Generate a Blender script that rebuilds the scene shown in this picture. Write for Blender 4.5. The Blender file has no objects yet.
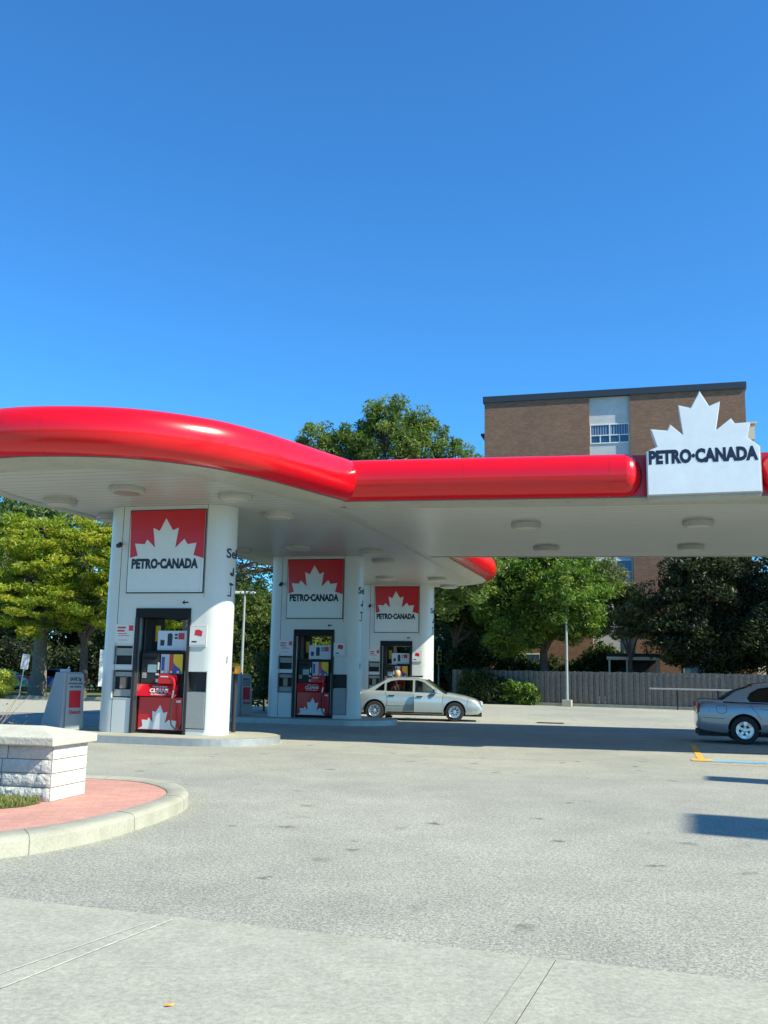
import bpy, bmesh, math, random
import numpy as np
from mathutils import Vector, Matrix
random.seed(7); RNG = np.random.default_rng(11)
sc = bpy.context.scene
COL = sc.collection
R = math.radians
TH = 0.2492                       # the station stands turned this much to the street

# ------------------------------------------------------------------ camera
cam_d = bpy.data.cameras.new('camera'); cam = bpy.data.objects.new('camera', cam_d); COL.objects.link(cam)
sc.camera = cam
cam_d.sensor_fit = 'VERTICAL'; cam_d.sensor_height = 24.0
cam_d.lens = 961.38 / 1024 * 24.0
cam_d.clip_start = 0.1; cam_d.clip_end = 5000
PITCH, ROLL = 0.1678, 0.0188
c_, s_ = math.cos(PITCH), math.sin(PITCH)
Fv = Vector((0, c_, s_)); R0 = Vector((1, 0, 0)); U0 = Vector((0, -s_, c_))
cr, sr = math.cos(ROLL), math.sin(ROLL)
Rv = R0 * cr + U0 * sr; Uv = U0 * cr - R0 * sr
m3 = Matrix((Rv, Uv, -Fv)).transposed()
cam.matrix_world = Matrix.Translation((0, 0, 1.5)) @ m3.to_4x4()

# ------------------------------------------------------------------ light
SU, SV = 1.12, 0.27                # sun, per metre of height, along the station's long and cross axes
uw = Vector((math.cos(TH), -math.sin(TH), 0)); vw = Vector((math.sin(TH), math.cos(TH), 0))
sun_dir = (uw * SU - vw * SV + Vector((0, 0, 1.0))).normalized()
elev = math.asin(sun_dir.z); azim = math.atan2(sun_dir.x, sun_dir.y)
w = bpy.data.worlds.new('World'); sc.world = w; w.use_nodes = True
nt = w.node_tree; nt.nodes.clear()
sky = nt.nodes.new('ShaderNodeTexSky'); sky.sky_type = 'NISHITA'; sky.sun_disc = False
sky.sun_elevation = elev; sky.sun_rotation = azim
sky.altitude = 100; sky.air_density = 1.0; sky.dust_density = 0.25; sky.ozone_density = 3.2
hsv = nt.nodes.new('ShaderNodeMix'); hsv.data_type = 'RGBA'; hsv.blend_type = 'MULTIPLY'; hsv.inputs[0].default_value = 1; hsv.inputs[7].default_value = (.37, .97, 1.42, 1)
bg = nt.nodes.new('ShaderNodeBackground'); bg.inputs[1].default_value = 0.092
wo = nt.nodes.new('ShaderNodeOutputWorld')
nt.links.new(sky.outputs[0], hsv.inputs[6]); nt.links.new(hsv.outputs[2], bg.inputs[0]); nt.links.new(bg.outputs[0], wo.inputs[0])
sd = bpy.data.lights.new('sun', 'SUN'); sd.energy = 4.9; sd.angle = R(0.53); sd.color = (1.0, 0.94, 0.75)
so = bpy.data.objects.new('sun', sd); COL.objects.link(so)
so.rotation_euler = sun_dir.to_track_quat('Z', 'Y').to_euler(); so.location = (40, -20, 60)
vs = sc.view_settings
vs.view_transform = 'Standard'; vs.look = 'None'; vs.exposure = 0.86; vs.gamma = 1.0; vs.use_curve_mapping = False
try:
    sc.cycles.max_bounces = 6; sc.cycles.transparent_max_bounces = 8; sc.cycles.diffuse_bounces = 3
except Exception: pass

# ------------------------------------------------------------------ materials
MATS = {}
def mat(name, col=(.5, .5, .5), rough=.6, metal=0, spec=.5, coat=0, noise=None, bump=None, trans=0):
    """Principled; noise=(scale, amount) varies the colour, bump=(scale, strength)"""
    if name in MATS: return MATS[name]
    m = bpy.data.materials.new(name); m.use_nodes = True; MATS[name] = m
    n = m.node_tree; b = n.nodes['Principled BSDF']
    b.inputs['Base Color'].default_value = (*col, 1); b.inputs['Roughness'].default_value = rough
    b.inputs['Metallic'].default_value = metal; b.inputs['Specular IOR Level'].default_value = spec
    if coat: b.inputs['Coat Weight'].default_value = coat; b.inputs['Coat Roughness'].default_value = .03
    tc = n.nodes.new('ShaderNodeTexCoord')
    if noise is None: noise = (3.0, .06)
    t = n.nodes.new('ShaderNodeTexNoise'); t.inputs['Scale'].default_value = noise[0]; t.inputs['Detail'].default_value = 6
    t.inputs['Roughness'].default_value = .65
    n.links.new(tc.outputs['Object'], t.inputs['Vector'])
    mr = n.nodes.new('ShaderNodeMapRange'); mr.inputs[1].default_value = .25; mr.inputs[2].default_value = .75
    mr.inputs[3].default_value = 1 - noise[1]; mr.inputs[4].default_value = 1 + noise[1]
    n.links.new(t.outputs[0], mr.inputs[0])
    mx = n.nodes.new('ShaderNodeMix'); mx.data_type = 'RGBA'; mx.blend_type = 'MULTIPLY'; mx.inputs[0].default_value = 1
    mx.inputs[6].default_value = (*col, 1); n.links.new(mr.outputs[0], mx.inputs[7])
    n.links.new(mx.outputs[2], b.inputs['Base Color'])
    if bump:
        t2 = n.nodes.new('ShaderNodeTexNoise'); t2.inputs['Scale'].default_value = bump[0]; t2.inputs['Detail'].default_value = 5
        n.links.new(tc.outputs['Object'], t2.inputs['Vector'])
        bp = n.nodes.new('ShaderNodeBump'); bp.inputs['Strength'].default_value = bump[1]; bp.inputs['Distance'].default_value = .02
        n.links.new(t2.outputs[0], bp.inputs['Height']); n.links.new(bp.outputs[0], b.inputs['Normal'])
    return m
class NB:
    """small node builder"""
    def __init__(s, name):
        s.m = bpy.data.materials.new(name); s.m.use_nodes = True; s.t = s.m.node_tree; s.b = s.t.nodes['Principled BSDF']; MATS[name] = s.m
        s.tc = s.t.nodes.new('ShaderNodeTexCoord')
    def n(s, typ, **kw):
        x = s.t.nodes.new(typ)
        for k, v in kw.items(): setattr(x, k, v)
        return x
    def l(s, a, b): s.t.links.new(a, b)
    def noise(s, scale, detail=5, rough=.6, vec=None, dist=0):
        x = s.n('ShaderNodeTexNoise'); x.inputs['Scale'].default_value = scale; x.inputs['Detail'].default_value = detail
        x.inputs['Roughness'].default_value = rough; x.inputs['Distortion'].default_value = dist
        s.l(vec or s.tc.outputs['Object'], x.inputs['Vector']); return x.outputs[0]
    def rng(s, src, a, b, c, d):
        x = s.n('ShaderNodeMapRange'); s.l(src, x.inputs[0])
        for i, v in enumerate((a, b, c, d)): x.inputs[i + 1].default_value = v
        return x.outputs[0]
    def ramp(s, src, stops):
        x = s.n('ShaderNodeValToRGB'); e = x.color_ramp.elements
        while len(e) < len(stops): e.new(.5)
        for q, (p, c) in zip(e, stops): q.position = p; q.color = (*c, 1) if len(c) == 3 else c
        s.l(src, x.inputs[0]); return x.outputs[0]
    def mix(s, fac, a, b, mode='MIX'):
        x = s.n('ShaderNodeMix', data_type='RGBA', blend_type=mode)
        for i, v in ((0, fac), (6, a), (7, b)):
            if isinstance(v, (int, float)): x.inputs[i].default_value = v
            elif isinstance(v, tuple): x.inputs[i].default_value = (*v, 1)
            else: s.l(v, x.inputs[i])
        return x.outputs[2]
    def math(s, op, a, b=0.0):
        x = s.n('ShaderNodeMath', operation=op)
        for i, v in enumerate((a, b)):
            if isinstance(v, (int, float)): x.inputs[i].default_value = v
            else: s.l(v, x.inputs[i])
        return x.outputs[0]
    def bump(s, h, strength=.3, dist=.01):
        x = s.n('ShaderNodeBump'); x.inputs['Strength'].default_value = strength; x.inputs['Distance'].default_value = dist
        s.l(h, x.inputs['Height']); s.l(x.outputs[0], s.b.inputs['Normal'])
    def col(s, c): s.l(c, s.b.inputs['Base Color'])
    def voro(s, scale, feature='F1', rnd=1, vec=None):
        x = s.n('ShaderNodeTexVoronoi', feature=feature); x.inputs['Scale'].default_value = scale
        x.inputs['Randomness'].default_value = rnd; s.l(vec or s.tc.outputs['Object'], x.inputs['Vector']); return x

# asphalt of the forecourt: worn pale, with stains, fine stones and hairline cracks
a = NB('asphalt')
fine = a.noise(46, 5, .95)
big = a.noise(.16, 5, .55); mid = a.noise(1.3, 5, .6)
c = a.ramp(fine, [(.40, (.08, .085, .065)), (.5, (.285, .292, .245)), (.60, (.58, .58, .49))])
c = a.mix(a.rng(a.math('FRACT', a.voro(45).outputs['Distance']), 0, .5, .0, .35), c, (.34, .34, .30))
c = a.mix(1, c, a.ramp(big, [(.35, (.84, .85, .86)), (.6, (1.05, 1.04, 1.0))]), 'MULTIPLY')
c = a.mix(1, c, a.ramp(mid, [(.3, (.9, .9, .9)), (.65, (1.04, 1.04, 1.04))]), 'MULTIPLY')
spots = a.voro(1.5)
spd = a.math('ADD', spots.outputs['Distance'], a.rng(a.noise(9, 3), .3, .7, -.09, .09))
sel = a.n('ShaderNodeSeparateColor'); a.l(spots.outputs['Color'], sel.inputs[0])
spf = a.math('MULTIPLY', a.rng(spd, .05, .15, .8, 0), a.rng(sel.outputs[0], .2, .4, 0, 1))
c = a.mix(spf, c, (.075, .072, .058))
ck = a.voro(.28, 'DISTANCE_TO_EDGE', 1)
mp = a.n('ShaderNodeVectorMath', operation='ADD'); a.l(a.tc.outputs['Object'], mp.inputs[0])
nz = a.n('ShaderNodeTexNoise'); nz.inputs['Scale'].default_value = 2.2; nz.inputs['Detail'].default_value = 5; a.l(a.tc.outputs['Object'], nz.inputs['Vector']); a.l(nz.outputs['Color'], mp.inputs[1])
a.l(mp.outputs[0], ck.inputs['Vector'])
crk = a.math('MULTIPLY', a.rng(ck.outputs[0], .002, .007, .5, 0), a.rng(a.noise(.35, 3), .55, .62, 0, 1))
c = a.mix(crk, c, (.09, .09, .085))
# large soft oil darkening
c = a.mix(a.rng(a.noise(.5, 6, .7, dist=.6), .6, .8, 0, .25), c, (.25, .25, .215))
a.col(c); a.b.inputs['Roughness'].default_value = .9; a.bump(a.noise(55, 5, .8), .6, .014)

a = NB('sidewalk_concrete')
c = a.ramp(a.noise(3, 8, .7), [(.3, (.30, .30, .25)), (.7, (.385, .385, .32))])
c = a.mix(1, c, a.ramp(a.noise(24, 8, .95), [(.40, (.74, .74, .72)), (.6, (1.14, 1.14, 1.12))]), 'MULTIPLY')
c = a.mix(a.rng(a.noise(1.1, 7, .75, dist=.8), .56, .75, 0, .45), c, (.31, .30, .27))
v = a.voro(5); c = a.mix(a.math('MULTIPLY', a.rng(v.outputs['Distance'], .04, .09, .55, 0), a.rng(a.noise(2.1, 2), .55, .6, 0, 1)), c, (.17, .16, .14))
a.col(c); a.b.inputs['Roughness'].default_value = .92; a.bump(a.noise(55, 5, .7), .3, .008)

a = NB('kerb_concrete')
c = a.ramp(a.noise(2.2, 8, .7), [(.3, (.28, .28, .215)), (.7, (.40, .395, .315))])
c = a.mix(1, c, a.ramp(a.noise(38, 5, .8), [(.3, (.82, .82, .82)), (.6, (1.04, 1.04, 1.04))]), 'MULTIPLY')
a.col(c); a.b.inputs['Roughness'].default_value = .9; a.bump(a.noise(30, 5, .7), .35, .01)

a = NB('brick_paving')
br = a.n('ShaderNodeTexBrick'); br.inputs['Scale'].default_value = 1; br.offset = .5
br.inputs['Brick Width'].default_value = .21; br.inputs['Row Height'].default_value = .105; br.inputs['Mortar Size'].default_value = .004
br.inputs['Color1'].default_value = (.47, .235, .185, 1); br.inputs['Color2'].default_value = (.53, .28, .225, 1); br.inputs['Mortar'].default_value = (.40, .21, .165, 1)
mpn = a.n('ShaderNodeMapping'); mpn.inputs['Rotation'].default_value = (0, 0, -.2); a.l(a.tc.outputs['Object'], mpn.inputs[0]); a.l(mpn.outputs[0], br.inputs['Vector'])
c = a.mix(1, br.outputs['Color'], a.ramp(a.noise(3, 7, .75), [(.3, (.82, .84, .84)), (.7, (1.1, 1.08, 1.06))]), 'MULTIPLY')
c = a.mix(a.rng(a.noise(60, 3), .62, .75, 0, .5), c, (.5, .42, .36))
a.col(c); a.b.inputs['Roughness'].default_value = .9
a.bump(a.math('SUBTRACT', 1, br.outputs['Fac']), .35, .006)

def brick_mat(name, c1, c2, mortar, bw=.23, rh=.075, ms=.008):
    a = NB(name); sp = a.n('ShaderNodeSeparateXYZ'); a.l(a.tc.outputs['Object'], sp.inputs[0])
    cb = a.n('ShaderNodeCombineXYZ'); a.l(a.math('ADD', sp.outputs[0], sp.outputs[1]), cb.inputs[0]); a.l(sp.outputs[2], cb.inputs[1])
    br = a.n('ShaderNodeTexBrick'); br.inputs['Scale'].default_value = 1; a.l(cb.outputs[0], br.inputs['Vector'])
    br.inputs['Brick Width'].default_value = bw; br.inputs['Row Height'].default_value = rh; br.inputs['Mortar Size'].default_value = ms
    br.inputs['Color1'].default_value = (*c1, 1); br.inputs['Color2'].default_value = (*c2, 1); br.inputs['Mortar'].default_value = (*mortar, 1)
    c = a.mix(1, br.outputs['Color'], a.ramp(a.noise(.5, 6, .7), [(.3, (.88, .88, .88)), (.7, (1.08, 1.06, 1.04))]), 'MULTIPLY')
    c = a.mix(1, c, a.ramp(a.noise(1.5, 3, .7, vec=None), [(.3, (.93, .93, .93)), (.7, (1.05, 1.05, 1.05))]), 'MULTIPLY')
    a.col(c); a.b.inputs['Roughness'].default_value = .9; return a.m
brick_mat('tower_brick', (.25, .13, .08), (.16, .085, .052), (.24, .185, .135))
brick_mat('white_brick', (.60, .62, .60), (.54, .56, .55), (.42, .44, .44))

a = NB('grass'); c = a.ramp(a.noise(2.2, 8, .75), [(.3, (.06, .085, .02)), (.6, (.13, .15, .045)), (.8, (.2, .19, .08))]); a.col(c); a.b.inputs['Roughness'].default_value = 1; a.bump(a.noise(30), .6, .05)
a = NB('soil'); c = a.ramp(a.noise(6, 8, .75), [(.3, (.09, .065, .04)), (.7, (.2, .15, .1))]); a.col(c); a.b.inputs['Roughness'].default_value = 1

# soffit panels: long white strips with thin shadow gaps
a = NB('soffit_panels'); sp = a.n('ShaderNodeSeparateXYZ'); a.l(a.tc.outputs['Object'], sp.inputs[0])
fr = a.math('FRACT', a.math('MULTIPLY', sp.outputs[1], 1 / .30))
tri = a.math('ABSOLUTE', a.math('SUBTRACT', fr, .5))
gap = a.rng(tri, .43, .475, 0, 1)
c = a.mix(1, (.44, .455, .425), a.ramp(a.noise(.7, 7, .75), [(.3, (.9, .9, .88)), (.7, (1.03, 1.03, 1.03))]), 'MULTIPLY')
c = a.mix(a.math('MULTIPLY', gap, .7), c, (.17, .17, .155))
a.col(c); a.b.inputs['Roughness'].default_value = .32
a.bump(a.math('SUBTRACT', 1, gap), .5, .02)

a = NB('rim_metal')
c = a.mix(1, (.42, .42, .36), a.ramp(a.noise(1.2, 8, .8, dist=.5), [(.3, (.82, .82, .8)), (.65, (1.05, 1.05, 1.05))]), 'MULTIPLY')
c = a.mix(a.rng(a.noise(3.2, 8, .85), .54, .72, 0, .6), c, (.16, .145, .11)); a.col(c); a.b.inputs['Roughness'].default_value = .4

def glossy_paint(name, col, rough=.22, coat=.6, metal=0):
    a = NB(name); c = a.mix(1, col, a.ramp(a.noise(.8, 7, .8), [(.3, (.93, .93, .93)), (.7, (1.03, 1.03, 1.03))]), 'MULTIPLY')
    a.col(c); a.b.inputs['Roughness'].default_value = rough; a.b.inputs['Coat Weight'].default_value = coat
    a.b.inputs['Coat Roughness'].default_value = .05; a.b.inputs['Metallic'].default_value = metal
    a.bump(a.noise(.9, 3), .04, .05); return a.m
glossy_paint('fascia_red', (.66, .002, .010), .22, .25)
glossy_paint('sign_red', (.50, .004, .014), .3, .2)
glossy_paint('pump_red', (.52, .004, .012), .3, .4)
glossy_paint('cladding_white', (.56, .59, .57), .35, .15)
glossy_paint('sign_white', (.60, .65, .65), .3, .3)
glossy_paint('car_silver_green', (.43, .49, .485), .25, .8, .5)
glossy_paint('car_silver_blue', (.30, .325, .35), .28, .8, .55)
glossy_paint('car_blue', (.03, .06, .22), .25, .8, .2)
glossy_paint('car_turquoise', (.02, .35, .45), .3, .8, 0)
glossy_paint('car_red', (.40, .03, .03), .3, .8, 0)
glossy_paint('car_white', (.75, .76, .76), .3, .8, 0)
M = MATS
mat('navy', (.012, .02, .045), .45); mat('black', (.008, .009, .010), .6, spec=.25); mat('dark_grey', (.028, .030, .032), .65, spec=.3); mat('mid_grey', (.26, .28, .27), .5)
mat('rubber', (.018, .018, .018), .8, bump=(40, .2)); mat('steel', (.55, .56, .56), .32, 1, noise=(8, .1)); mat('alloy', (.72, .73, .74), .28, .8)
mat('grey_plastic', (.25, .28, .30), .5, bump=(60, .1)); mat('light_grey', (.48, .50, .50), .5); mat('galvanised', (.42, .43, .42), .45, .6, noise=(5, .15))
mat('yellow', (.75, .48, .02), .45); mat('orange', (.85, .36, .03), .45); mat('blue_panel', (.03, .08, .35), .4); mat('screen', (.22, .33, .38), .15)
mat('cream', (.62, .58, .46), .6); mat('lens', (.45, .44, .38), .35); mat('lens_brown', (.28, .2, .15), .4)
mat('wood_grey', (.17, .16, .14), .9, noise=(9, .35), bump=(20, .4)); mat('bark', (.10, .08, .062), .95, noise=(7, .4), bump=(18, 1.0)); mat('bark_pale', (.24, .20, .15), .95, noise=(7, .4), bump=(18, 1.0))
mat('stone_white', (.52, .51, .46), .9, noise=(6, .14), bump=(26, .9)); mat('cap_concrete', (.44, .43, .355), .9, noise=(4, .16), bump=(30, .4))
mat('paint_orange', (.75, .36, .05), .8, noise=(14, .3)); mat('paint_blue', (.10, .38, .66), .8, noise=(14, .25)); mat('paint_white', (.72, .72, .68), .85, noise=(10, .2))
mat('mortar', (.17, .165, .15), .95); mat('panel_grey', (.27, .30, .31), .5); mat('sign_bright', (.84, .88, .87), .35); mat('fixture', (.36, .365, .34), .5); mat('scrape', (.50, .50, .43), .9, noise=(18, .4)); mat('tail_red', (.45, .01, .01), .12, coat=.8); mat('amber', (.8, .3, .06), .15); mat('headlight', (.75, .78, .78), .08, coat=1)
mat('skin', (.58, .36, .26), .55); mat('hair_blond', (.50, .34, .16), .6, noise=(60, .3)); mat('shirt_red', (.50, .05, .05), .8); mat('trousers', (.05, .06, .09), .85); mat('shoe', (.03, .03, .03), .6)
mat('dry_twig', (.24, .17, .12), .9, noise=(20, .3)); mat('notice_white', (.62, .63, .62), .4); mat('cabin', (.05, .05, .055), .8); mat('poster_blue', (.52, .60, .68), .35)
mat('window_frame', (.76, .76, .70), .5); mat('parapet', (.022, .035, .05), .5); mat('curtain', (.22, .30, .40), .7)

def glass_mat(name, tint, gl=.9, f=.12):
    a = NB(name); t = a.t; t.nodes.remove(a.b)
    tr = a.n('ShaderNodeBsdfTransparent'); tr.inputs[0].default_value = (*tint, 1)
    g = a.n('ShaderNodeBsdfGlossy'); g.inputs[0].default_value = (gl, gl, gl, 1); g.inputs['Roughness'].default_value = .03
    fr = a.n('ShaderNodeFresnel'); fr.inputs[0].default_value = 1.5
    ms = a.n('ShaderNodeMixShader'); a.l(fr.outputs[0], ms.inputs[0]); a.l(tr.outputs[0], ms.inputs[1]); a.l(g.outputs[0], ms.inputs[2])
    a.l(ms.outputs[0], t.nodes['Material Output'].inputs[0]); return a.m
glass_mat('car_glass', (.30, .34, .33)); glass_mat('car_glass_dark', (.10, .11, .12))
mat('window_glass', (.03, .07, .13), .08, spec=.9)

def leaf_mat(name, cols, trans=.35):
    """colour per leaf from a random attribute, leaves let some light through"""
    a = NB(name); at = a.n('ShaderNodeAttribute'); at.attribute_name = 'rnd'
    c = a.ramp(at.outputs['Fac'], [(i / (len(cols) - 1), q) for i, q in enumerate(cols)])
    a.col(c); a.b.inputs['Roughness'].default_value = .5; a.b.inputs['Specular IOR Level'].default_value = .35
    tl = a.n('ShaderNodeBsdfTranslucent'); tc2 = a.mix(1, c, (1.3, 1.5, .5), 'MULTIPLY'); a.l(tc2, tl.inputs[0])
    ms = a.n('ShaderNodeMixShader'); ms.inputs[0].default_value = trans
    a.l(a.b.outputs[0], ms.inputs[1]); a.l(tl.outputs[0], ms.inputs[2]); a.l(ms.outputs[0], a.t.nodes['Material Output'].inputs[0]); return a.m
leaf_mat('leaf_locust', [(.09, .14, .02), (.20, .27, .03), (.34, .37, .045), (.50, .40, .06)], .5)
leaf_mat('leaf_maple', [(.04, .075, .02), (.08, .13, .035), (.14, .20, .055), (.22, .25, .09)], .45)
leaf_mat('leaf_bright', [(.025, .055, .012), (.06, .12, .02), (.13, .22, .035), (.26, .31, .06)], .38)
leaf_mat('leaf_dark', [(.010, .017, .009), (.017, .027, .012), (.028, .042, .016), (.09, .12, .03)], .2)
leaf_mat('leaf_deep', [(.02, .04, .014), (.03, .055, .018), (.05, .08, .025), (.08, .11, .03)])
leaf_mat('leaf_olive', [(.06, .09, .035), (.10, .13, .05), (.14, .16, .07), (.18, .18, .09)])
leaf_mat('leaf_blue', [(.04, .08, .03), (.08, .14, .05), (.13, .20, .07), (.22, .25, .10)], .4)
leaf_mat('leaf_flower', [(.14, .26, .03), (.32, .42, .06), (.65, .58, .12), (.85, .60, .38)])
leaf_mat('grass_blade', [(.10, .14, .03), (.17, .21, .05), (.27, .27, .10), (.34, .30, .15)])

# ------------------------------------------------------------------ building helpers
def link(name, me, m=None, parent=None, smooth=False):
    o = bpy.data.objects.new(name, me); COL.objects.link(o)
    if m is not None:
        if not me.materials: me.materials.append(M[m] if isinstance(m, str) else m)
    if parent is not None: o.parent = parent
    if smooth:
        me.polygons.foreach_set('use_smooth', [True] * len(me.polygons))
    return o
def tag(o, label, cat, group=None, kind=None):
    if label: o['label'] = label
    if cat: o['category'] = cat
    if group: o['group'] = group
    if kind: o['kind'] = kind
    return o
def struct(o): o['kind'] = 'structure'; return o
def empty(name, loc, rz=0):
    o = bpy.data.objects.new(name, None); COL.objects.link(o); o.location = loc; o.rotation_euler = (0, 0, rz); o.empty_display_size = .2; return o
def setmat(o, m):
    o.material_slots[0].link = 'OBJECT'; o.material_slots[0].material = M[m]
def copy_tree(o, parent=None):
    c = o.copy(); COL.objects.link(c)
    if parent is not None: c.parent = parent
    for ch in list(o.children): copy_tree(ch, c)
    return c
class MB:
    def __init__(s): s.v = []; s.f = []
    def add(s, vs, fs):
        k = len(s.v); s.v += [tuple(x) for x in vs]; s.f += [tuple(i + k for i in f) for f in fs]; return s
    def box(s, x0, x1, y0, y1, z0, z1):
        return s.add([(x0,y0,z0),(x1,y0,z0),(x1,y1,z0),(x0,y1,z0),(x0,y0,z1),(x1,y0,z1),(x1,y1,z1),(x0,y1,z1)],
                     [(0,3,2,1),(4,5,6,7),(0,1,5,4),(1,2,6,5),(2,3,7,6),(3,0,4,7)])
    def prism(s, pts, z0, z1):            # plan polygon (ccw)
        n = len(pts); return s.add([(x,y,z0) for x,y in pts] + [(x,y,z1) for x,y in pts],
            [tuple(range(n-1,-1,-1)), tuple(range(n,2*n))] + [(i,(i+1)%n,n+(i+1)%n,n+i) for i in range(n)])
    def plate(s, pts, y0, y1):            # outline in x,z given ccw seen from the front (-y); y0 front
        n = len(pts); return s.add([(x,y0,z) for x,z in pts] + [(x,y1,z) for x,z in pts],
            [tuple(range(n)), tuple(range(2*n-1,n-1,-1))] + [((i+1)%n,i,n+i,n+(i+1)%n) for i in range(n)])
    def tube(s, pts, r, n=10, caps=True):
        P = [Vector(p) for p in pts]; rr = r if isinstance(r, (list, tuple)) else [r] * len(P)
        k = len(s.v); up = Vector((0,0,1))
        a0 = None
        for i, p in enumerate(P):
            d = (P[min(i+1,len(P)-1)] - P[max(i-1,0)]).normalized()
            if a0 is None: a0 = d.orthogonal().normalized()
            a = (a0 - d * a0.dot(d)).normalized(); a0 = a; b = d.cross(a)
            for j in range(n):
                t = 2*math.pi*j/n; q = p + (a*math.cos(t) + b*math.sin(t)) * rr[i]; s.v.append(tuple(q))
        for i in range(len(P)-1):
            for j in range(n):
                s.f.append((k+i*n+j, k+i*n+(j+1)%n, k+(i+1)*n+(j+1)%n, k+(i+1)*n+j))
        if caps:
            s.f.append(tuple(k+j for j in range(n-1,-1,-1))); s.f.append(tuple(k+(len(P)-1)*n+j for j in range(n)))
        return s
    def lathe(s, prof, c=(0,0,0), axis='z', n=32, caps=True):   # prof: (r, h)
        k = len(s.v)
        for r, h in prof:
            for j in range(n):
                t = 2*math.pi*j/n; x, y = r*math.cos(t), r*math.sin(t)
                s.v.append((c[0]+x,c[1]+y,c[2]+h) if axis == 'z' else (c[0]+x,c[1]+h,c[2]+y))
        for i in range(len(prof)-1):
            for j in range(n):
                q = (k+i*n+j, k+i*n+(j+1)%n, k+(i+1)*n+(j+1)%n, k+(i+1)*n+j)
                s.f.append(q if axis == 'z' else q[::-1])
        e = (tuple(k+j for j in range(n-1,-1,-1)), tuple(k+(len(prof)-1)*n+j for j in range(n)))
        for q in (e if caps else ()): s.f.append(q if axis == 'z' else q[::-1])
        return s
    def build(s, name, m, parent=None, smooth=False, bevel=0):
        me = bpy.data.meshes.new(name); me.from_pydata(s.v, [], s.f); me.update()
        if bevel:
            bm = bmesh.new(); bm.from_mesh(me)
            bmesh.ops.bevel(bm, geom=[e for e in bm.edges if len(e.link_faces) == 2 and e.calc_face_angle(0) > .6], offset=bevel, segments=2, affect='EDGES', profile=.6)
            bm.to_mesh(me); bm.free()
        o = link(name, me, m, parent, smooth)
        if smooth:
            try: me.set_sharp_from_angle(angle=R(38))
            except Exception: pass
        return o
def evaluated(o, name=None):
    dg = bpy.context.evaluated_depsgraph_get(); dg.update()
    me = bpy.data.meshes.new_from_object(o.evaluated_get(dg), depsgraph=dg); return me
def boolean(o, cutters):
    """cut meshes away from o and bake the result"""
    for c in cutters:
        md = o.modifiers.new('b', 'BOOLEAN'); md.operation = 'DIFFERENCE'; md.solver = 'EXACT'; md.object = c
    bpy.context.view_layer.update()
    me = evaluated(o); o.modifiers.clear(); old = o.data; o.data = me
    for c in cutters: bpy.data.objects.remove(c)
    return o
def text_mesh(txt, width, height, bold=.0, depth=.006):
    """flat lettering in the x-z plane facing -y, centred, scaled to the given size"""
    cu = bpy.data.curves.new('t', 'FONT'); cu.body = txt; cu.size = 1; cu.offset = bold; cu.extrude = 0.01; cu.resolution_u = 3; cu.space_character = 1.0 + bold*.4
    o = bpy.data.objects.new('t', cu); COL.objects.link(o); bpy.context.view_layer.update(); me = evaluated(o)
    bpy.data.objects.remove(o); bpy.data.curves.remove(cu)
    n = len(me.vertices); co = np.empty(n*3); me.vertices.foreach_get('co', co); co = co.reshape(-1,3)
    lo, hi = co.min(0), co.max(0)
    x = (co[:,0]-(lo[0]+hi[0])/2) / (hi[0]-lo[0]) * width; z = (co[:,1]-(lo[1]+hi[1])/2) / (hi[1]-lo[1]) * height
    y = -(co[:,2]-lo[2]) / (hi[2]-lo[2]) * depth
    me.vertices.foreach_set('co', np.stack([x,y,z],1).ravel()); me.materials.clear(); me.update(); return me
def text(name, txt, width, height, loc, m, parent, bold=.0, rz=0, rx=0, depth=.006):
    o = link(name, text_mesh(txt, width, height, bold, depth), m, parent); o.location = loc; o.rotation_euler = (rx, 0, rz); return o
def S(u, v, z=0):
    return (-4.82 + uw.x*u + vw.x*v, 21.31 + uw.y*u + vw.y*v, z)
def spline(pts, n=6, closed=True):
    P = [np.array(p, float) for p in pts]; N = len(P); out = []
    rng = range(N) if closed else range(N-1)
    for i in rng:
        p0 = P[(i-1) % N] if closed or i > 0 else P[i]; p1 = P[i]; p2 = P[(i+1) % N]; p3 = P[(i+2) % N] if closed or i < N-2 else P[i+1]
        for k in range(n):
            t = k/n; out.append(tuple(.5*((2*p1)+(-p0+p2)*t+(2*p0-5*p1+4*p2-p3)*t*t+(-p0+3*p1-3*p2+p3)*t**3)))
    if not closed: out.append(tuple(P[-1]))
    return out

# ------------------------------------------------------------------ ground
def sheet(name, pts, z, m, t=0):
    b = MB(); n = len(pts); b.add([(x,y,z) for x,y in pts], [tuple(range(n))]); return struct(b.build(name, m))
sheet('ground', [(-2500,-2500),(2500,-2500),(2500,2500),(-2500,2500)], -.06, 'grass')
# forecourt asphalt, its near edge along the sidewalk
ea = Vector((1.99+2.49, 5.18-6.70)).normalized()
def edge(t): return (-2.49+ea.x*t, 6.70+ea.y*t)
sheet('asphalt_forecourt', [edge(-35), edge(60), (60,38), (32,41.5), (19.5,49.2), (5.0,56.6), (-1.5,60), (-4.0,37.2), (-12.2,33.2), (-36,23)], -.004, 'asphalt')
nrm = Vector((ea.y, -ea.x)) if Vector((ea.y,-ea.x)).y < 0 else Vector((-ea.y, ea.x))
def off(t, d): e = edge(t); return (e[0]+nrm.x*d, e[1]+nrm.y*d)
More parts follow.
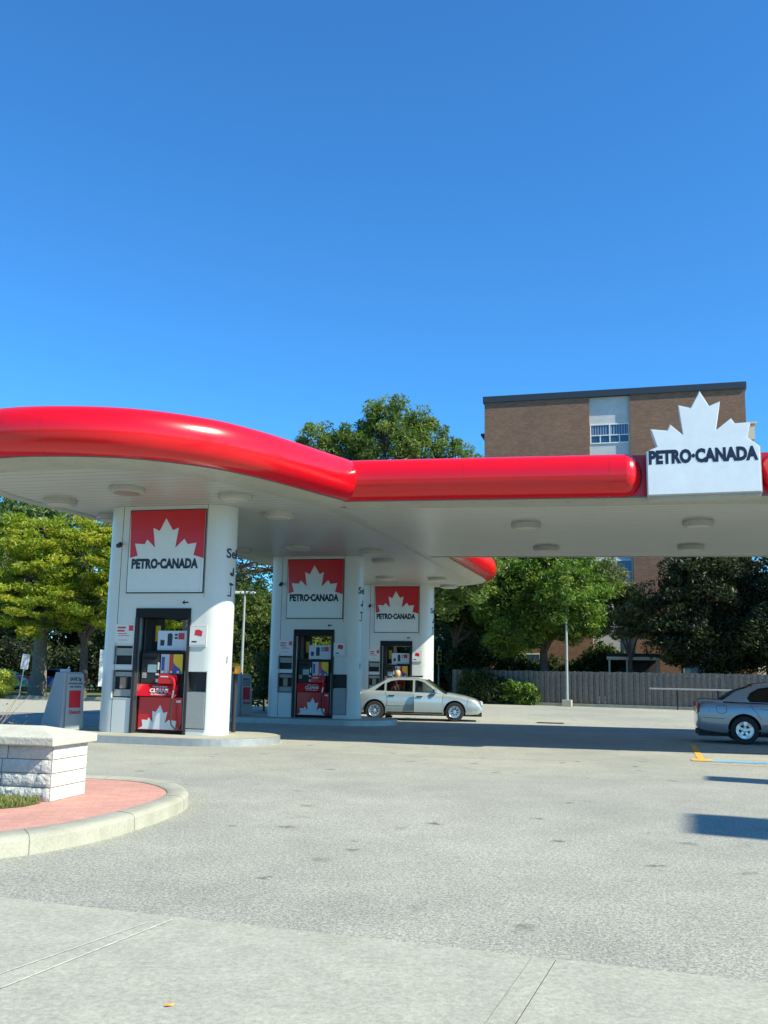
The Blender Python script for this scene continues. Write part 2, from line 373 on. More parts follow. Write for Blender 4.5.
# sidewalk in front, slabs with real gaps
b = MB()
joints = [-50, -1.2, -1.14, 3.5, 3.62, 6.8, 60]
sj = [-46,-43,-40,-37,-34,-31,-28,-25,-22,-19,-16,-13,-10,-7,-4.1,3.66,6.7,9.7,12.7,15.7,18.7,21.7,24.7,27.7]
lean = .018
def slab(t0, t1, d0, d1, z=.004):
    g = .004
    b.add([(*off(t0+g - lean*d0, d0), z), (*off(t0+g-lean*d1, d1), z), (*off(t1-g-lean*d1, d1), z), (*off(t1-g-lean*d0, d0), z),
           (*off(t0+g - lean*d0, d0), z-.05), (*off(t0+g-lean*d1, d1), z-.05), (*off(t1-g-lean*d1, d1), z-.05), (*off(t1-g-lean*d0, d0), z-.05)],
          [(0,1,2,3),(0,4,5,1),(1,5,6,2),(2,6,7,3),(3,7,4,0)])
for i in range(len(sj)-1):
    slab(sj[i], sj[i+1], .0, 9.5)
struct(b.build('sidewalk', 'sidewalk_concrete'))
sheet('sidewalk_joint_bed', [off(-50,-.0), off(60,-.0), off(60,9.5), off(-50,9.5)], -.002, 'soil')
sheet('near_road', [off(-300,9.5), off(300,9.5), off(300,30), off(-300,30)], -.004, 'asphalt')
# scored line pair next to the joint and the faint white tyre-scrape pair on the left
def strip(name, p, q, wd, z, m, kind=True):
    p, q = Vector(p), Vector(q); d = (q-p).normalized(); n = Vector((-d.y, d.x))*wd/2
    o = MB().add([(*(p-n),z),(*(q-n),z),(*(q+n),z),(*(p+n),z)], [(0,1,2,3)]).build(name, m); return struct(o)
strip('sidewalk_scrape', (-1.77,4.86), (-1.24,6.2), .014, .0085, 'scrape')
strip('sidewalk_scrape', (-1.90,4.98), (-1.37,6.12), .010, .0085, 'scrape')
a0_, a1_ = off(3.54,.02), off(3.50,3.0)
strip('sidewalk_scrape', a0_, a1_, .009, .0085, 'kerb_concrete')
# far street beyond the lot on the left, pale concrete
sheet('far_street', [(-80,5),(-36,23.1),(-12.4,33.4),(-4.2,37.4),(-3.9,44),(-12,48.5),(-22,48),(-90,38)], .0, 'sidewalk_concrete')
b = MB(); b.box(-90, -4.5, 0, .22, -.05, .13); o = struct(b.build('far_kerb', 'kerb_concrete')); o.location = (0, 50.3, 0); o.rotation_euler = (0,0,.045)
# kerb along the fence
def wall_between(name, p, q, y0, y1, z0, z1, m, bevel=0):
    p, q = Vector(p), Vector(q); L = (q-p).length; o = MB().box(0, L, y0, y1, z0, z1).build(name, m, bevel=bevel)
    o.location = (p.x, p.y, 0); o.rotation_euler = (0,0,math.atan2(q.y-p.y, q.x-p.x)); return o
struct(wall_between('fence_kerb', (4.2,57.0), (24.5,46.6), -.25, 0, -.05, .14, 'kerb_concrete'))
# planted island at the front left: kerb ring, brick paving, soil and grass
outer = [(-7.5,5.4),(-5.2,6.45),(-3.9,7.3),(-3.04,8.03),(-2.74,8.4),(-2.47,8.97),(-2.28,9.7),(-2.17,10.35),(-2.13,10.9),(-2.2,11.5),(-2.42,12.1),(-2.78,12.58),(-3.2,12.84),(-3.7,12.95),(-5,13.1),(-8,13.4),(-12,13.6),(-12,3.6)]
inner = [(-7.5,5.75),(-5.3,6.75),(-4.05,7.62),(-3.22,8.38),(-2.93,8.75),(-2.7,9.25),(-2.52,9.85),(-2.41,10.45),(-2.37,10.95),(-2.43,11.42),(-2.63,11.9),(-2.93,12.3),(-3.3,12.52),(-3.75,12.64),(-5,12.8),(-8,13.1),(-11.8,13.3),(-11.8,4.0)]
no = len(outer)
so_, si_ = spline(outer[:-1], 4, False)+[outer[-1]], spline(inner[:-1], 4, False)+[inner[-1]]
n = len(so_); b = MB()
vv = [(x,y,-.05) for x,y in so_]; 
prof = [(0,-.05),(.012,.11),(.03,.138),(.06,.150)]
rings = []
for f_, z in ((-.035,-.05),(0.0,.115),(.12,.143),(.28,.15),(.9,.15),(1.0,.135),(1.0,.05)):
    rings.append([(xo+(xi-xo)*f_, yo+(yi-yo)*f_, z) for (xo,yo),(xi,yi) in zip(so_, si_)])
vs_ = [p for r in rings for p in r]; fs_ = []
for i in range(len(rings)-1):
    for j in range(n): fs_.append((i*n+j, i*n+(j+1)%n, (i+1)*n+(j+1)%n, (i+1)*n+j))
b.add(vs_, fs_); struct(b.build('island_kerb', 'kerb_concrete', smooth=True))
for j in range(5, n-12, 9):      # expansion joints in the kerb
    o_ = MB().tube([(rings[k_][j][0], rings[k_][j][1], rings[k_][j][2]-.001) for k_ in range(0,6)], .0045, 5).build('kerb_joint', 'mortar'); struct(o_)
struct(MB().add([(x,y,.128) for x,y in si_], [tuple(range(n))]).build('brick_paving', 'brick_paving'))
patch = [(-3.48,10.30),(-3.55,10.0),(-3.8,9.75),(-4.2,9.5),(-4.9,9.1),(-7,8.5),(-11,8.3),(-11,12.7),(-8,12.6),(-5.3,12.3),(-4.9,11.6),(-4.35,10.75)]
sheet('planting_bed', patch[::1], .134, 'grass')

# pump islands
def pump_island(k):
    r = empty('pump_island', S(.42*k, 9.34*k))
    r.rotation_euler = (0,0,-TH)
    def outline(g):
        pts = []
        for i in range(25):
            t = -math.pi/2 + math.pi*i/24; pts.append((1.12+(1.45-g)*math.cos(t), .45+(1.45-g)*math.sin(t)))
        for i in range(25):
            t = math.pi/2 + math.pi*i/24; pts.append((-2.2+(1.45-g)*math.cos(t), .45+(1.45-g)*math.sin(t)))
        return pts
    MB().prism(outline(.03), -.05, .15).build('slab', 'kerb_concrete', r)
    b = MB(); A, B = outline(0), outline(.028); n = len(A)
    b.add([(x,y,-.05) for x,y in A]+[(x,y,.146) for x,y in A]+[(x,y,.154) for x,y in B],
          [(i,(i+1)%n,n+(i+1)%n,n+i) for i in range(n)] + [(n+i,n+(i+1)%n,2*n+(i+1)%n,2*n+i) for i in range(n)])
    b.build('metal_edging', 'galvanised', r)
    return r
for k, lab in enumerate(['raised concrete pump island with metal edging under the nearest pump column', 'raised concrete pump island under the middle pump column, all in shade', 'raised concrete pump island under the farthest pump column, behind the silver car']):
    tag(pump_island(k), lab, 'pump island', 'pump islands under the canopy')

# ------------------------------------------------------------------ pump columns
UC = .99; UL = -1.14; RR = .45
def stadium(g=0, n=20):
    p = []
    for i in range(n+1):
        t = -math.pi/2 + math.pi*i/n; p.append((UC+(RR+g)*math.cos(t), RR+(RR+g)*math.sin(t)))
    for i in range(n+1):
        t = math.pi/2 + math.pi*i/n; p.append((UL+(RR+g)*math.cos(t), RR+(RR+g)*math.sin(t)))
    return p
def cutter(x0,x1,y0,y1,z0,z1):
    return MB().box(x0,x1,y0,y1,z0,z1).build('cut', 'cladding_white')
def leaf_red(x0, x1, z0, z1):
    """red field of the square sign with the leaf left white: outline from measured points"""
    pts = [(135,75),(125,385),(175,370),(158,290),(222,293),(240,262),(290,315),(280,185),(322,205),(365,120),(408,200),(446,182),(422,315),(482,255),(502,290),(560,280),(540,360),(605,380),(620,62)]
    out = []
    for px, py in pts:
        t = (py-68)/(610-68); xl = 135-35*t; xr = 620-25*t
        out.append((x0+(px-xl)/(xr-xl)*(x1-x0), z1-(py-(75-13*(px-xl)/(xr-xl)))/(535)*(z1-z0)))
    return out
def make_column():
    r = empty('pump_column', (0,0,0), -TH)
    body = MB().prism(stadium(), .152, 5.165).build('cladding', 'cladding_white')
    cuts = [cutter(-.62,.62,-1,2,.0,2.85)]
    niches = [(-1.15,-.70,1.62,2.03),(-1.15,-.68,.90,1.50),(.60,1.10,.27,1.49)]
    for x0,x1,z0,z1 in niches:
        cuts.append(cutter(x0,x1,-.5,.14 if z0 > .5 else .10,z0,z1))
    boolean(body, cuts); body.parent = r; body.data.polygons.foreach_set('use_smooth', [True]*len(body.data.polygons)); body.data.set_sharp_from_angle(angle=R(25))
    # niche backs and contents
    b = MB(); b.box(-1.145,-.705,.125,.138,1.625,2.025); b.box(-1.145,-.685,.125,.138,.905,1.495); b.box(.605,1.095,.085,.098,1.07,1.485); b.build('recess_back', 'dark_grey', r)
    b = MB(); b.box(-1.12,-.72,.03,.11,1.82,1.98); b.box(-1.12,-.71,.04,.1,.93,1.08); b.box(-1.12,-.71,.05,.1,1.36,1.46); b.build('dispenser_shelf', 'mid_grey', r)
    b = MB(); b.box(-.98,-.84,.03,.12,1.1,1.34); b.build('towel_pack', 'lens_brown', r)
    MB().box(.62,1.08,-.012,.08,.29,1.05).build('waste_door', 'mid_grey', r, bevel=.006)
    b = MB()
    for x0,x1,z0,z1 in niches:
        for q in ((x0-.018,x1+.018,z0-.018,z0),(x0-.018,x1+.018,z1,z1+.018),(x0-.018,x0,z0,z1),(x1,x1+.018,z0,z1)):
            b.box(q[0],q[1],-.008,.004,q[2],q[3])
    b.build('recess_trim', 'light_grey', r)
    # square sign panel
    MB().box(-.945,.925,-.022,-.001,3.19,5.07).build('sign_surround', 'dark_grey', r)
    sp_ = MB().box(-.925,.905,-.034,-.023,3.215,5.05).build('sign_panel', 'sign_white', r)
    MB().plate(leaf_red(-.925,.905,3.215,5.05), -.037, -.0345).build('red_field', 'sign_red', sp_)
    text('lettering', 'PETRO\u00b7CANADA', 1.62, .235, (-.03,-.035,3.85), 'navy', sp_, bold=.062, depth=.002)
    MB().box(.845,.852,-.0372,-.0345,3.22,3.95).build('panel_seam', 'light_grey', sp_)
    MB().box(-.92,.85,-.0372,-.0345,3.26,3.267).build('panel_seam', 'light_grey', sp_)
    # cladding joints
    b = MB(); b.box(-1.126,-1.114,-.0015,.001,.16,5.16); b.box(.935,.945,-.0015,.001,3.1,5.16); b.build('panel_joint', 'dark_grey', r)
    # portal frame, dark header
    b = MB(); b.box(-.66,.66,-.03,.93,2.66,2.86); b.build('portal_header', 'black', r, bevel=.005)
    for x0, x1 in ((-.665,-.60),(.60,.665)):
        MB().box(x0,x1,-.03,.93,.154,2.659).build('portal_jamb', 'dark_grey', r)
    MB().box(-.598,-.565,.05,.2,.16,2.655).build('downpipe', 'steel', r)
    # notices
    n1 = MB().box(-1.14,-.68,-.008,-.001,2.10,2.51).build('notice', 'notice_white', r)
    b = MB(); b.box(-1.10,-.90,-.010,-.0085,2.41,2.45); b.box(-1.10,-.92,-.010,-.0085,2.34,2.38); b.box(-1.08,-.86,-.010,-.0085,2.29,2.305); b.box(-1.08,-.80,-.010,-.0085,2.25,2.262); b.box(-1.08,-.84,-.010,-.0085,2.15,2.16); b.build('print', 'pump_red', n1)
    b = MB(); b.box(-.82,-.71,-.0105,-.009,2.36,2.48); b.build('emblem', 'pump_red', n1)
    n2 = MB().box(.64,1.06,-.03,-.001,2.03,2.48).build('notice', 'light_grey', r)
    p2 = MB().box(.67,1.03,-.034,-.0305,2.07,2.45).build('print', 'notice_white', n2)
    MB().plate([(.78,2.28),(.95,2.25),(.97,2.36),(.88,2.40),(.80,2.39)], -.037, -.0345).build('print', 'pump_red', n2)
    MB().box(.72,.84,-.037,-.0345,2.12,2.15).build('print', 'dark_grey', n2)
    # small number box and arrow over the portal
    b = MB(); b.box(.30,.31,-.004,-.001,2.93,3.05); b.box(.39,.40,-.004,-.001,2.93,3.05); b.box(.31,.39,-.004,-.001,3.04,3.05); b.box(.31,.39,-.004,-.001,2.93,2.94); b.build('number_mark', 'light_grey', r)
    MB().plate([(.43,2.99),(.49,2.94),(.49,2.975),(.58,2.975),(.58,3.005),(.49,3.005),(.49,3.04)], -.004, -.001).build('arrow_mark', 'black', r)
    # camera
    c = MB().tube([(-1.10,0.0,4.3),(-1.10,-.1,4.3)], .035, 12).build('camera_mount', 'light_grey', r)
    MB().tube([(-1.10,-.10,4.31),(-1.10,-.13,4.27),(-1.10,-.22,4.24)], [.045,.055,.05], 14).build('camera_housing', 'dark_grey', c)
    # lettering that wraps round the rounded end
    def wrap(txt, wd, h, z, phi0, m='navy', bold=.02):
        me = text_mesh(txt, wd, h, bold)
        n = len(me.vertices); co = np.empty(n*3); me.vertices.foreach_get('co', co); co = co.reshape(-1,3)
        s = co[:,0] + wd/2; ph = R(phi0) + s/RR; rad = RR - co[:,1] + .001
        me.vertices.foreach_set('co', np.stack([UC+rad*np.sin(ph), RR-rad*np.cos(ph), z+co[:,2]],1).ravel()); me.update()
        return link('lettering', me, m, r)
    wrap('Self', .47, .22, 4.10, 53)
    def wrap_poly(pts, z, m='navy', name='mark'):
        b = MB(); n = len(pts)
        for k_, rad in ((0, RR+.006), (1, RR+.001)):
            for s, h in pts:
                ph = s/RR; b.v.append((UC+rad*math.sin(ph), RR-rad*math.cos(ph), z+h))
        b.f = [tuple(range(n)), tuple(range(2*n-1,n-1,-1))] + [((i+1)%n,i,n+i,n+(i+1)%n) for i in range(n)]
        return b.build(name, m, r)
    wrap_poly([(.53,-.03),(.60,-.07),(.68,-.05),(.68,.12),(.63,.12),(.62,.0),(.55,.02)], 3.66)
    wrap_poly([(.53,-.02),(.57,-.05),(.68,-.02),(.68,.0),(.57,.03),(.53,.01)], 3.42)
    wrap_poly([(.48,-.0),(.60,.0),(.60,.22),(.57,.22),(.57,.03),(.48,.03)], 3.14)
    wrap_poly([(.55,.0),(.575,.0),(.575,.16),(.55,.16)], 1.68, 'black', 'small_notice')
    return r
PCG = 'white pump columns in a row under the canopy'
col0 = make_column()
cols = [col0, copy_tree(col0), copy_tree(col0)]
for k, (c_o, lab) in enumerate(zip(cols, ['nearest white pump column with square red and white leaf sign and a sunlit right side',
        'middle white pump column with leaf sign, wholly in canopy shade', 'farthest white pump column with leaf sign, standing behind the silver car'])):
    c_o.location = S(.42*k, 9.34*k); tag(c_o, lab, 'pump column', PCG)

# ------------------------------------------------------------------ dispensers
def make_pump():
    r = empty('fuel_pump', (0,0,0), -TH)
    cab = MB().box(-.54,.54,.16,.76,.165,1.93).build('cabinet', 'black', r, bevel=.01)
    MB().box(-.56,.56,.12,.80,.155,.21).build('plinth', 'black', r)
    door = MB().box(-.535,.50,.125,.158,.225,.925).build('door_panel', 'pump_red', r)
    # lower leaf, outline measured
    L = [(115,660),(560,660),(535,640),(545,560),(460,550),(415,590),(440,460),(395,475),(355,385),(310,465),(270,455),(280,585),(235,530),(215,560),(155,555),(165,630)]
    pts = [(-.535+(x-112)/(600-112)*1.035, .24+(660-y)/(660-290)*.70) for x,y in L]
    MB().plate([(x,z) for x,z in pts], .117, .1245).build('leaf_emblem', 'sign_white', door)
    # sloping red valance
    b = MB(); b.add([(-.56,.02,.95),(.38,.02,.95),(.38,.15,1.21),(-.56,.15,1.21),(-.56,.158,.95),(.38,.158,.95),(.38,.158,1.21),(-.56,.158,1.21)],
                    [(0,1,2,3),(0,4,5,1),(1,5,6,2),(3,2,6,7),(0,3,7,4),(4,7,6,5)]); val = b.build('valance', 'pump_red', r)
    sl = math.atan2(.13,.26)
    text('lettering', 'CLEANS', .44, .095, (-.04,.068,1.07), 'notice_white', val, .03, rx=-sl)
    text('lettering', 'YOUR ENGINE', .36, .03, (-.04,.100,1.15), 'notice_white', val, .02, rx=-sl)
    text('lettering', 'AS YOU DRIVE', .36, .035, (-.04,.036,.99), 'notice_white', val, .02, rx=-sl)
    # upper control area
    pan = MB().box(-.53,-.10,.140,.158,1.23,1.88).build('control_panel', 'dark_grey', r)
    MB().box(-.38,-.17,.130,.139,1.46,1.63).build('screen', 'screen', pan)
    b = MB()
    for i in range(3):
        for j in range(4): b.box(-.50+i*.035,-.475+i*.035,.132,.139,1.34+j*.03,1.36+j*.03)
    b.build('keypad', 'light_grey', pan)
    for q in ((-.14,-.105,1.52,1.68),(-.18,-.11,1.40,1.44),(-.17,-.11,1.25,1.32)): MB().box(q[0],q[1],.130,.139,q[2],q[3]).build('label', 'notice_white', pan)
    MB().box(-.50,-.20,.132,.139,1.74,1.80).build('price_display', 'black', pan)
    for x0,x1,m_,nm in ((-.07,.13,'light_grey','grade_panel'),(.132,.225,'pump_red','grade_panel'),(.228,.45,'yellow','grade_panel')):
        g = MB().box(x0,x1,.138,.158,1.44,1.86).build(nm, m_, r)
        if m_ == 'yellow': MB().plate([(x0+.004,1.445),(x1-.004,1.445),(x1-.06,1.55),(x0+.05,1.62),(x0+.004,1.68)], .133, .1375).build('print', 'blue_panel', g)
        if m_ == 'light_grey': MB().box(x0+.02,x0+.09,.133,.1375,1.5,1.8).build('print', 'blue_panel', g)
    for i, x in enumerate((-.03,.05,.17,.33)):
        MB().box(x,x+.05,.120,.136,1.45,1.50).build('grade_button', 'notice_white', r)
    # nozzle boot and nozzle
    boot = MB().plate([(-.09,1.22),(.30,1.22),(.38,1.30),(.36,1.42),(-.07,1.43)], .06, .158).build('nozzle_boot', 'pump_red', r, bevel=.01)
    MB().box(-.02,.16,.054,.059,1.36,1.385).build('print', 'notice_white', boot)
    b = MB(); b.tube([(.20,-.0,1.33),(.27,-.02,1.36),(.33,-.02,1.33),(.355,-.01,1.22),(.34,-.0,1.08)], [.02,.032,.036,.030,.022], 12)
    noz = b.build('nozzle', 'pump_red', r, smooth=True)
    MB().tube([(.34,0,1.08),(.33,.0,.98),(.315,.0,.92)], [.024,.022,.02], 10).build('spout_collar', 'steel', noz, True)
    MB().tube([(.315,.0,.93),(.30,-.01,.70),(.305,-.02,.50),(.34,-.03,.36),(.42,-.02,.27),(.52,.0,.24),(.56,.05,.40),(.565,.10,1.0),(.56,.12,1.7)], .017, 8).build('hose', 'rubber', r, True)
    MB().box(.36,.47,.118,.124,.82,.87).build('label', 'notice_white', r)
    # upper frame, topper board and dark service panel with yellow strip
    for q in (-.54,.50): MB().box(q,q+.04,.2,.26,1.93,2.655).build('upper_post', 'dark_grey', r)
    tb = MB().box(-.24,.50,.26,.30,1.95,2.38).build('topper_board', 'poster_blue', r)
    b = MB(); b.plate([(.0,2.05),(.11,2.05),(.12,2.28),(.08,2.33),(.0,2.31)], .254, .2595); b.plate([(-.17,2.05),(-.08,2.05),(-.07,2.17),(-.17,2.18)], .254, .2595); b.box(.17,.24,.254,.2595,2.27,2.31); b.box(.17,.24,.254,.2595,2.2,2.24); b.build('print', 'navy', tb)
    b = MB(); b.box(.26,.40,.254,.2595,2.19,2.33); b.build('print', 'sign_red', tb)
    sv = MB().box(-.50,-.245,.50,.56,1.95,2.655).build('service_panel', 'dark_grey', r)
    MB().box(-.42,-.30,.492,.4995,2.15,2.5).build('yellow_notice', 'yellow', sv)
    return r
p0 = make_pump()
pumps = [p0, copy_tree(p0), copy_tree(p0)]
for k, (c_o, lab) in enumerate(zip(pumps, ['red and black fuel pump with white leaf door standing in the nearest white column',
        'shaded red and black fuel pump standing in the middle white column', 'fuel pump in the farthest white column, mostly hidden by the silver car'])):
    c_o.location = S(.42*k, 9.34*k); tag(c_o, lab, 'fuel pump', 'fuel pumps in the white columns')

# squeegee stands at the left ends of the islands
def make_stand():
    r = empty('service_stand', (0,0,0), R(52))
    b = MB(); b.add([(-.27,-.28,0),(.28,-.28,0),(.28,.52,0),(-.27,.52,0),(-.24,-.26,1.28),(.24,-.26,1.28),(.24,.08,1.28),(-.24,.08,1.28)],
        [(0,3,2,1),(4,5,6,7),(0,1,5,4),(1,2,6,5),(2,3,7,6),(3,0,4,7)]); b.build('housing', 'grey_plastic', r, bevel=.02)
    bd = MB().add([(-.18,-.325,.02),(.29,-.325,.02),(.25,-.285,1.24),(-.17,-.285,1.24),(-.18,-.30,.02),(.29,-.30,.02),(.25,-.262,1.24),(-.17,-.262,1.24)],
        [(0,1,2,3),(5,4,7,6),(0,4,5,1),(1,5,6,2),(2,6,7,3),(3,7,4,0)]).build('advert_panel', 'panel_grey', r)
    t = -.032
    text('lettering', 'SAVE 5\u00a2', .30, .10, (.04,-.290,1.12), 'navy', bd, .02, rx=t)
    text('lettering', 'ON EVERY LITRE', .36, .035, (.04,-.294,1.03), 'navy', bd, 0, rx=t)
    text('lettering', 'ASK INSIDE', .30, .035, (.04,-.296,.96), 'navy', bd, 0, rx=t)
    MB().add([(-.11,-.312,.50),(.19,-.312,.50),(.19,-.297,.88),(-.11,-.297,.88),(-.11,-.304,.50),(.19,-.304,.50),(.19,-.290,.88),(-.11,-.290,.88)],
        [(0,1,2,3),(5,4,7,6),(0,4,5,1),(1,5,6,2),(2,6,7,3),(3,7,4,0)]).build('picture', 'sign_red', bd)
    text('lettering', 'Quench', .30, .10, (.05,-.317,.40), 'sign_red', bd, .01, rx=t)
    b = MB(); b.box(-.12,.02,-.1,.1,1.28,1.345); b.build('squeegee_well', 'light_grey', r, bevel=.01)
    MB().tube([(-.02,0,1.30),(.05,0,1.40)], .015, 8).build('squeegee', 'notice_white', r)
    return r
s0 = make_stand(); s1 = copy_tree(s0)
s0.location = S(-2.38,.15,.15); s1.location = S(-2.12,9.6,.15)
tag(s0, 'grey tapered squeegee stand with a red picture, left of the nearest pump column', 'service stand', 'squeegee stands at the island ends')
tag(s1, 'grey squeegee stand in the shade between the nearest and the middle pump columns', 'service stand', 'squeegee stands at the island ends')
r = empty('capped_post', S(1.17,1.42,.15), -TH)
MB().tube([(0,0,0),(0,0,1.38)], .05, 12).build('post', 'dark_grey', r)
MB().lathe([(.02,0),(.10,.02),(.13,.08),(.12,.18),(.06,.24),(.01,.25)], (0,0,1.30)).build('cap', 'orange', r, smooth=True)
MB().box(-.03,.03,-.16,-.13,1.36,1.46).build('opening', 'dark_grey', r)
tag(r, 'dark slim post with orange rounded cap behind the right end of the nearest column', 'post')

# ------------------------------------------------------------------ canopy
cn = empty('canopy', S(0,0,0), -TH); tag(cn, 'big rounded petrol station canopy with red tube fascia and white panelled underside', 'canopy')
loop = [(-1.05,-4.68),(.15,-4.64),(1.36,-4.24),(2.33,-3.42),(2.87,-2.55),(3.3,-1.5),(3.68,-.4),(3.97,.5),(4.13,2.0),(4.3,4.5),(4.38,9),(4.48,13),(4.55,15.5),(4.6,17.2),(4.5,18.4),(4.1,19.4),(3.2,20.2),(1.8,20.6),(.3,20.4),(-.9,19.6),(-1.6,18.1),(-1.95,16),(-2.35,12),(-2.8,6),(-3.1,2),(-3.4,-.6),(-3.42,-2.1),(-3.05,-3.3),(-2.2,-4.25)]
LP = spline(loop, 6)
def offs(P, d, closed=True):
    P = np.array(P); n = len(P); out = []
    for i in range(n):
        if closed: t = P[(i+1) % n]-P[(i-1) % n]
        else: t = P[min(i+1,n-1)]-P[max(i-1,0)]
        t = t/np.linalg.norm(t); out.append((P[i][0]+t[1]*d, P[i][1]-t[0]*d))
    return out
ZB, ZT = 5.25, 6.15
TUBE = [(.42*math.sin(math.pi*i/14)**.85, (ZB+ZT)/2-(ZT-ZB)/2*math.cos(math.pi*i/14)) for i in range(15)]
def sweep(P, prof, closed=True, cap=False):
    b = MB(); n = len(P)
    for d, z in prof:
        for x, y in offs(P, d, closed): b.v.append((x,y,z))
    for i in range(len(prof)-1):
        for j in range(n if closed else n-1):
            b.f.append((i*n+j, i*n+(j+1)%n, (i+1)*n+(j+1)%n, (i+1)*n+j))
    return b
sweep(LP, TUBE).build('fascia', 'fascia_red', cn, True)
RIM = [(0.0,5.262),(.0,5.235),(-.03,5.225),(-.30,5.19),(-.62,5.145),(-.66,5.165),(-.66,5.20)]
sweep(LP, RIM).build('rim', 'rim_metal', cn, True)
sweep(LP, [(.012,5.266),(.012,5.236),(-.01,5.232)]).build('fascia_gap', 'mortar', cn)
sof = offs(LP, -.62); n = len(sof)
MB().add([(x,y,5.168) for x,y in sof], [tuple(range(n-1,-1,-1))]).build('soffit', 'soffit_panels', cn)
n = len(LP); ro_ = offs(LP, .02); MB().add([(x,y,6.12) for x,y in ro_], [tuple(range(n))]).build('roof', 'light_grey', cn)
def fv(u): return .52+.062*(u-4.2)
def bv(u): return 10.25+.075*(u-6.8)
UE = 26
P = [(u, fv(u)) for u in np.linspace(3.2, 9.95, 12)]
sweep(P, TUBE, False).build('fascia', 'fascia_red', cn, True)
# rounded tube end beside the sign
b = MB(); K = 8
for i in range(K+1):
    ph = math.pi/2*i/K; sc_ = math.cos(ph); ux = 9.95+.34*math.sin(ph)
    for d, z in TUBE: b.v.append((ux+.062*d*0, fv(ux)-d*sc_, 5.70+(z-5.70)*max(sc_,.001)))
m_ = len(TUBE)
for i in range(K):
    for j in range(m_-1): b.f.append((i*m_+j, (i+1)*m_+j, (i+1)*m_+j+1, i*m_+j+1))
b.build('fascia_end', 'fascia_red', cn, True)
P2 = [(u, fv(u)) for u in np.linspace(12.95, UE, 10)]
sweep(P2, TUBE, False).build('fascia', 'fascia_red', cn, True)
b = MB()
for i in range(K+1):
    ph = math.pi/2*i/K; sc_ = math.cos(ph); ux = 12.95-.34*math.sin(ph)
    for d, z in TUBE: b.v.append((ux, fv(ux)-d*sc_, 5.70+(z-5.70)*max(sc_,.001)))
for i in range(K):
    for j in range(m_-1): b.f.append((i*m_+j+1, (i+1)*m_+j+1, (i+1)*m_+j, i*m_+j))
b.build('fascia_end', 'fascia_red', cn, True)
MB().add([(9.9,fv(9.9)+.0,ZB+.003),(13.0,fv(13.0),ZB+.003),(13.0,fv(13.0),ZT-.01),(9.9,fv(9.9),ZT-.01),(9.9,fv(9.9)+.2,ZB+.003),(13.0,fv(13.0)+.2,ZB+.003),(13.0,fv(13.0)+.2,ZT-.01),(9.9,fv(9.9)+.2,ZT-.01)],
   [(0,1,2,3),(0,4,5,1),(3,2,6,7),(0,3,7,4),(1,5,6,2)]).build('fascia_panel', 'sign_red', cn)
BR = [(-.0,5.262),(.0,5.236),(-.02,5.228),(-.25,5.20),(-.50,5.160),(-.54,5.19)]
sweep([(u, fv(u)) for u in np.linspace(3.9, UE, 20)], BR, False).build('rim', 'rim_metal', cn, True)
sweep([(u, fv(u)) for u in np.linspace(3.9, UE, 20)], [(.012,5.266),(.012,5.236),(-.01,5.232)], False).build('fascia_gap', 'mortar', cn)
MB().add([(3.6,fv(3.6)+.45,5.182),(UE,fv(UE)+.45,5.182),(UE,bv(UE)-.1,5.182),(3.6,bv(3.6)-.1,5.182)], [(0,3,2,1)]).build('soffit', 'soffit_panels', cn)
Pb = [(u, bv(u)) for u in np.linspace(UE, 3.9, 20)]
sweep(Pb, [(0,6.14),(.1,6.0),(.14,5.7),(.1,5.4),(.0,5.24)][::-1], False).build('fascia', 'fascia_red', cn, True)
sweep(Pb, [(.0,5.236),(.0,5.165),(-.12,5.160),(-.12,5.19)], False).build('rim', 'rim_metal', cn)
MB().add([(3.6,fv(3.6),6.128),(UE,fv(UE),6.128),(UE,bv(UE),6.128),(3.6,bv(3.6),6.128)], [(0,1,2,3)]).build('roof', 'light_grey', cn)
for y in (2.6, 9.2):
    MB().tube([(UE-1,y+1,0),(UE-1,y+1,5.18)], .18, 20).build('support_post', 'cladding_white', cn, True)
# fine joints in the red tube
def tube_joint(P, name='fascia_joint'):
    (x0,y0),(x1,y1) = P; t = np.array([x1-x0,y1-y0]); t /= np.linalg.norm(t)
    b = MB(); m2 = len(TUBE)
    for k_ in (-.004,.004):
        for d, z in TUBE: b.v.append((x0+t[0]*k_+t[1]*(d+.003), y0+t[1]*k_-t[0]*(d+.003), z))
    for j in range(m2-1): b.f.append((j, m2+j, m2+j+1, j+1))
    return b.build(name, 'tail_red', cn)
for i in (5, 16, 27, 38, 60): tube_joint((LP[i], LP[i+1]))
for u_ in (6.6, 9.6): tube_joint(((u_, fv(u_)), (u_+.1, fv(u_+.1))))

# leaf box sign on the canopy edge
sg = empty('canopy_sign', S(11.50, fv(11.46), 5.2), -TH-.058); tag(sg, 'large white maple leaf box sign on the edge of the canopy', 'sign')
L = [(95,400),(155,375),(120,280),(215,290),(232,258),(305,318),(280,158),(350,175),(402,88),(455,170),(515,148),(490,300),(575,240),(595,268),(682,265),(665,345),(725,385),(735,625),(100,632)]
def lsc(x, y): xl = 95+5*(y-400)/230; return ((x-xl-318+0)/636*2.20, (632-(y+7*(x-100)/630))/540*2.14)
pts = [lsc(x,y) for x,y in L]; pts[0] = (-1.1,pts[0][1]); pts[-1] = (-1.1,0); pts[-2] = (1.1,0); pts[16] = (1.1,pts[0][1])
ptr = pts[::-1]
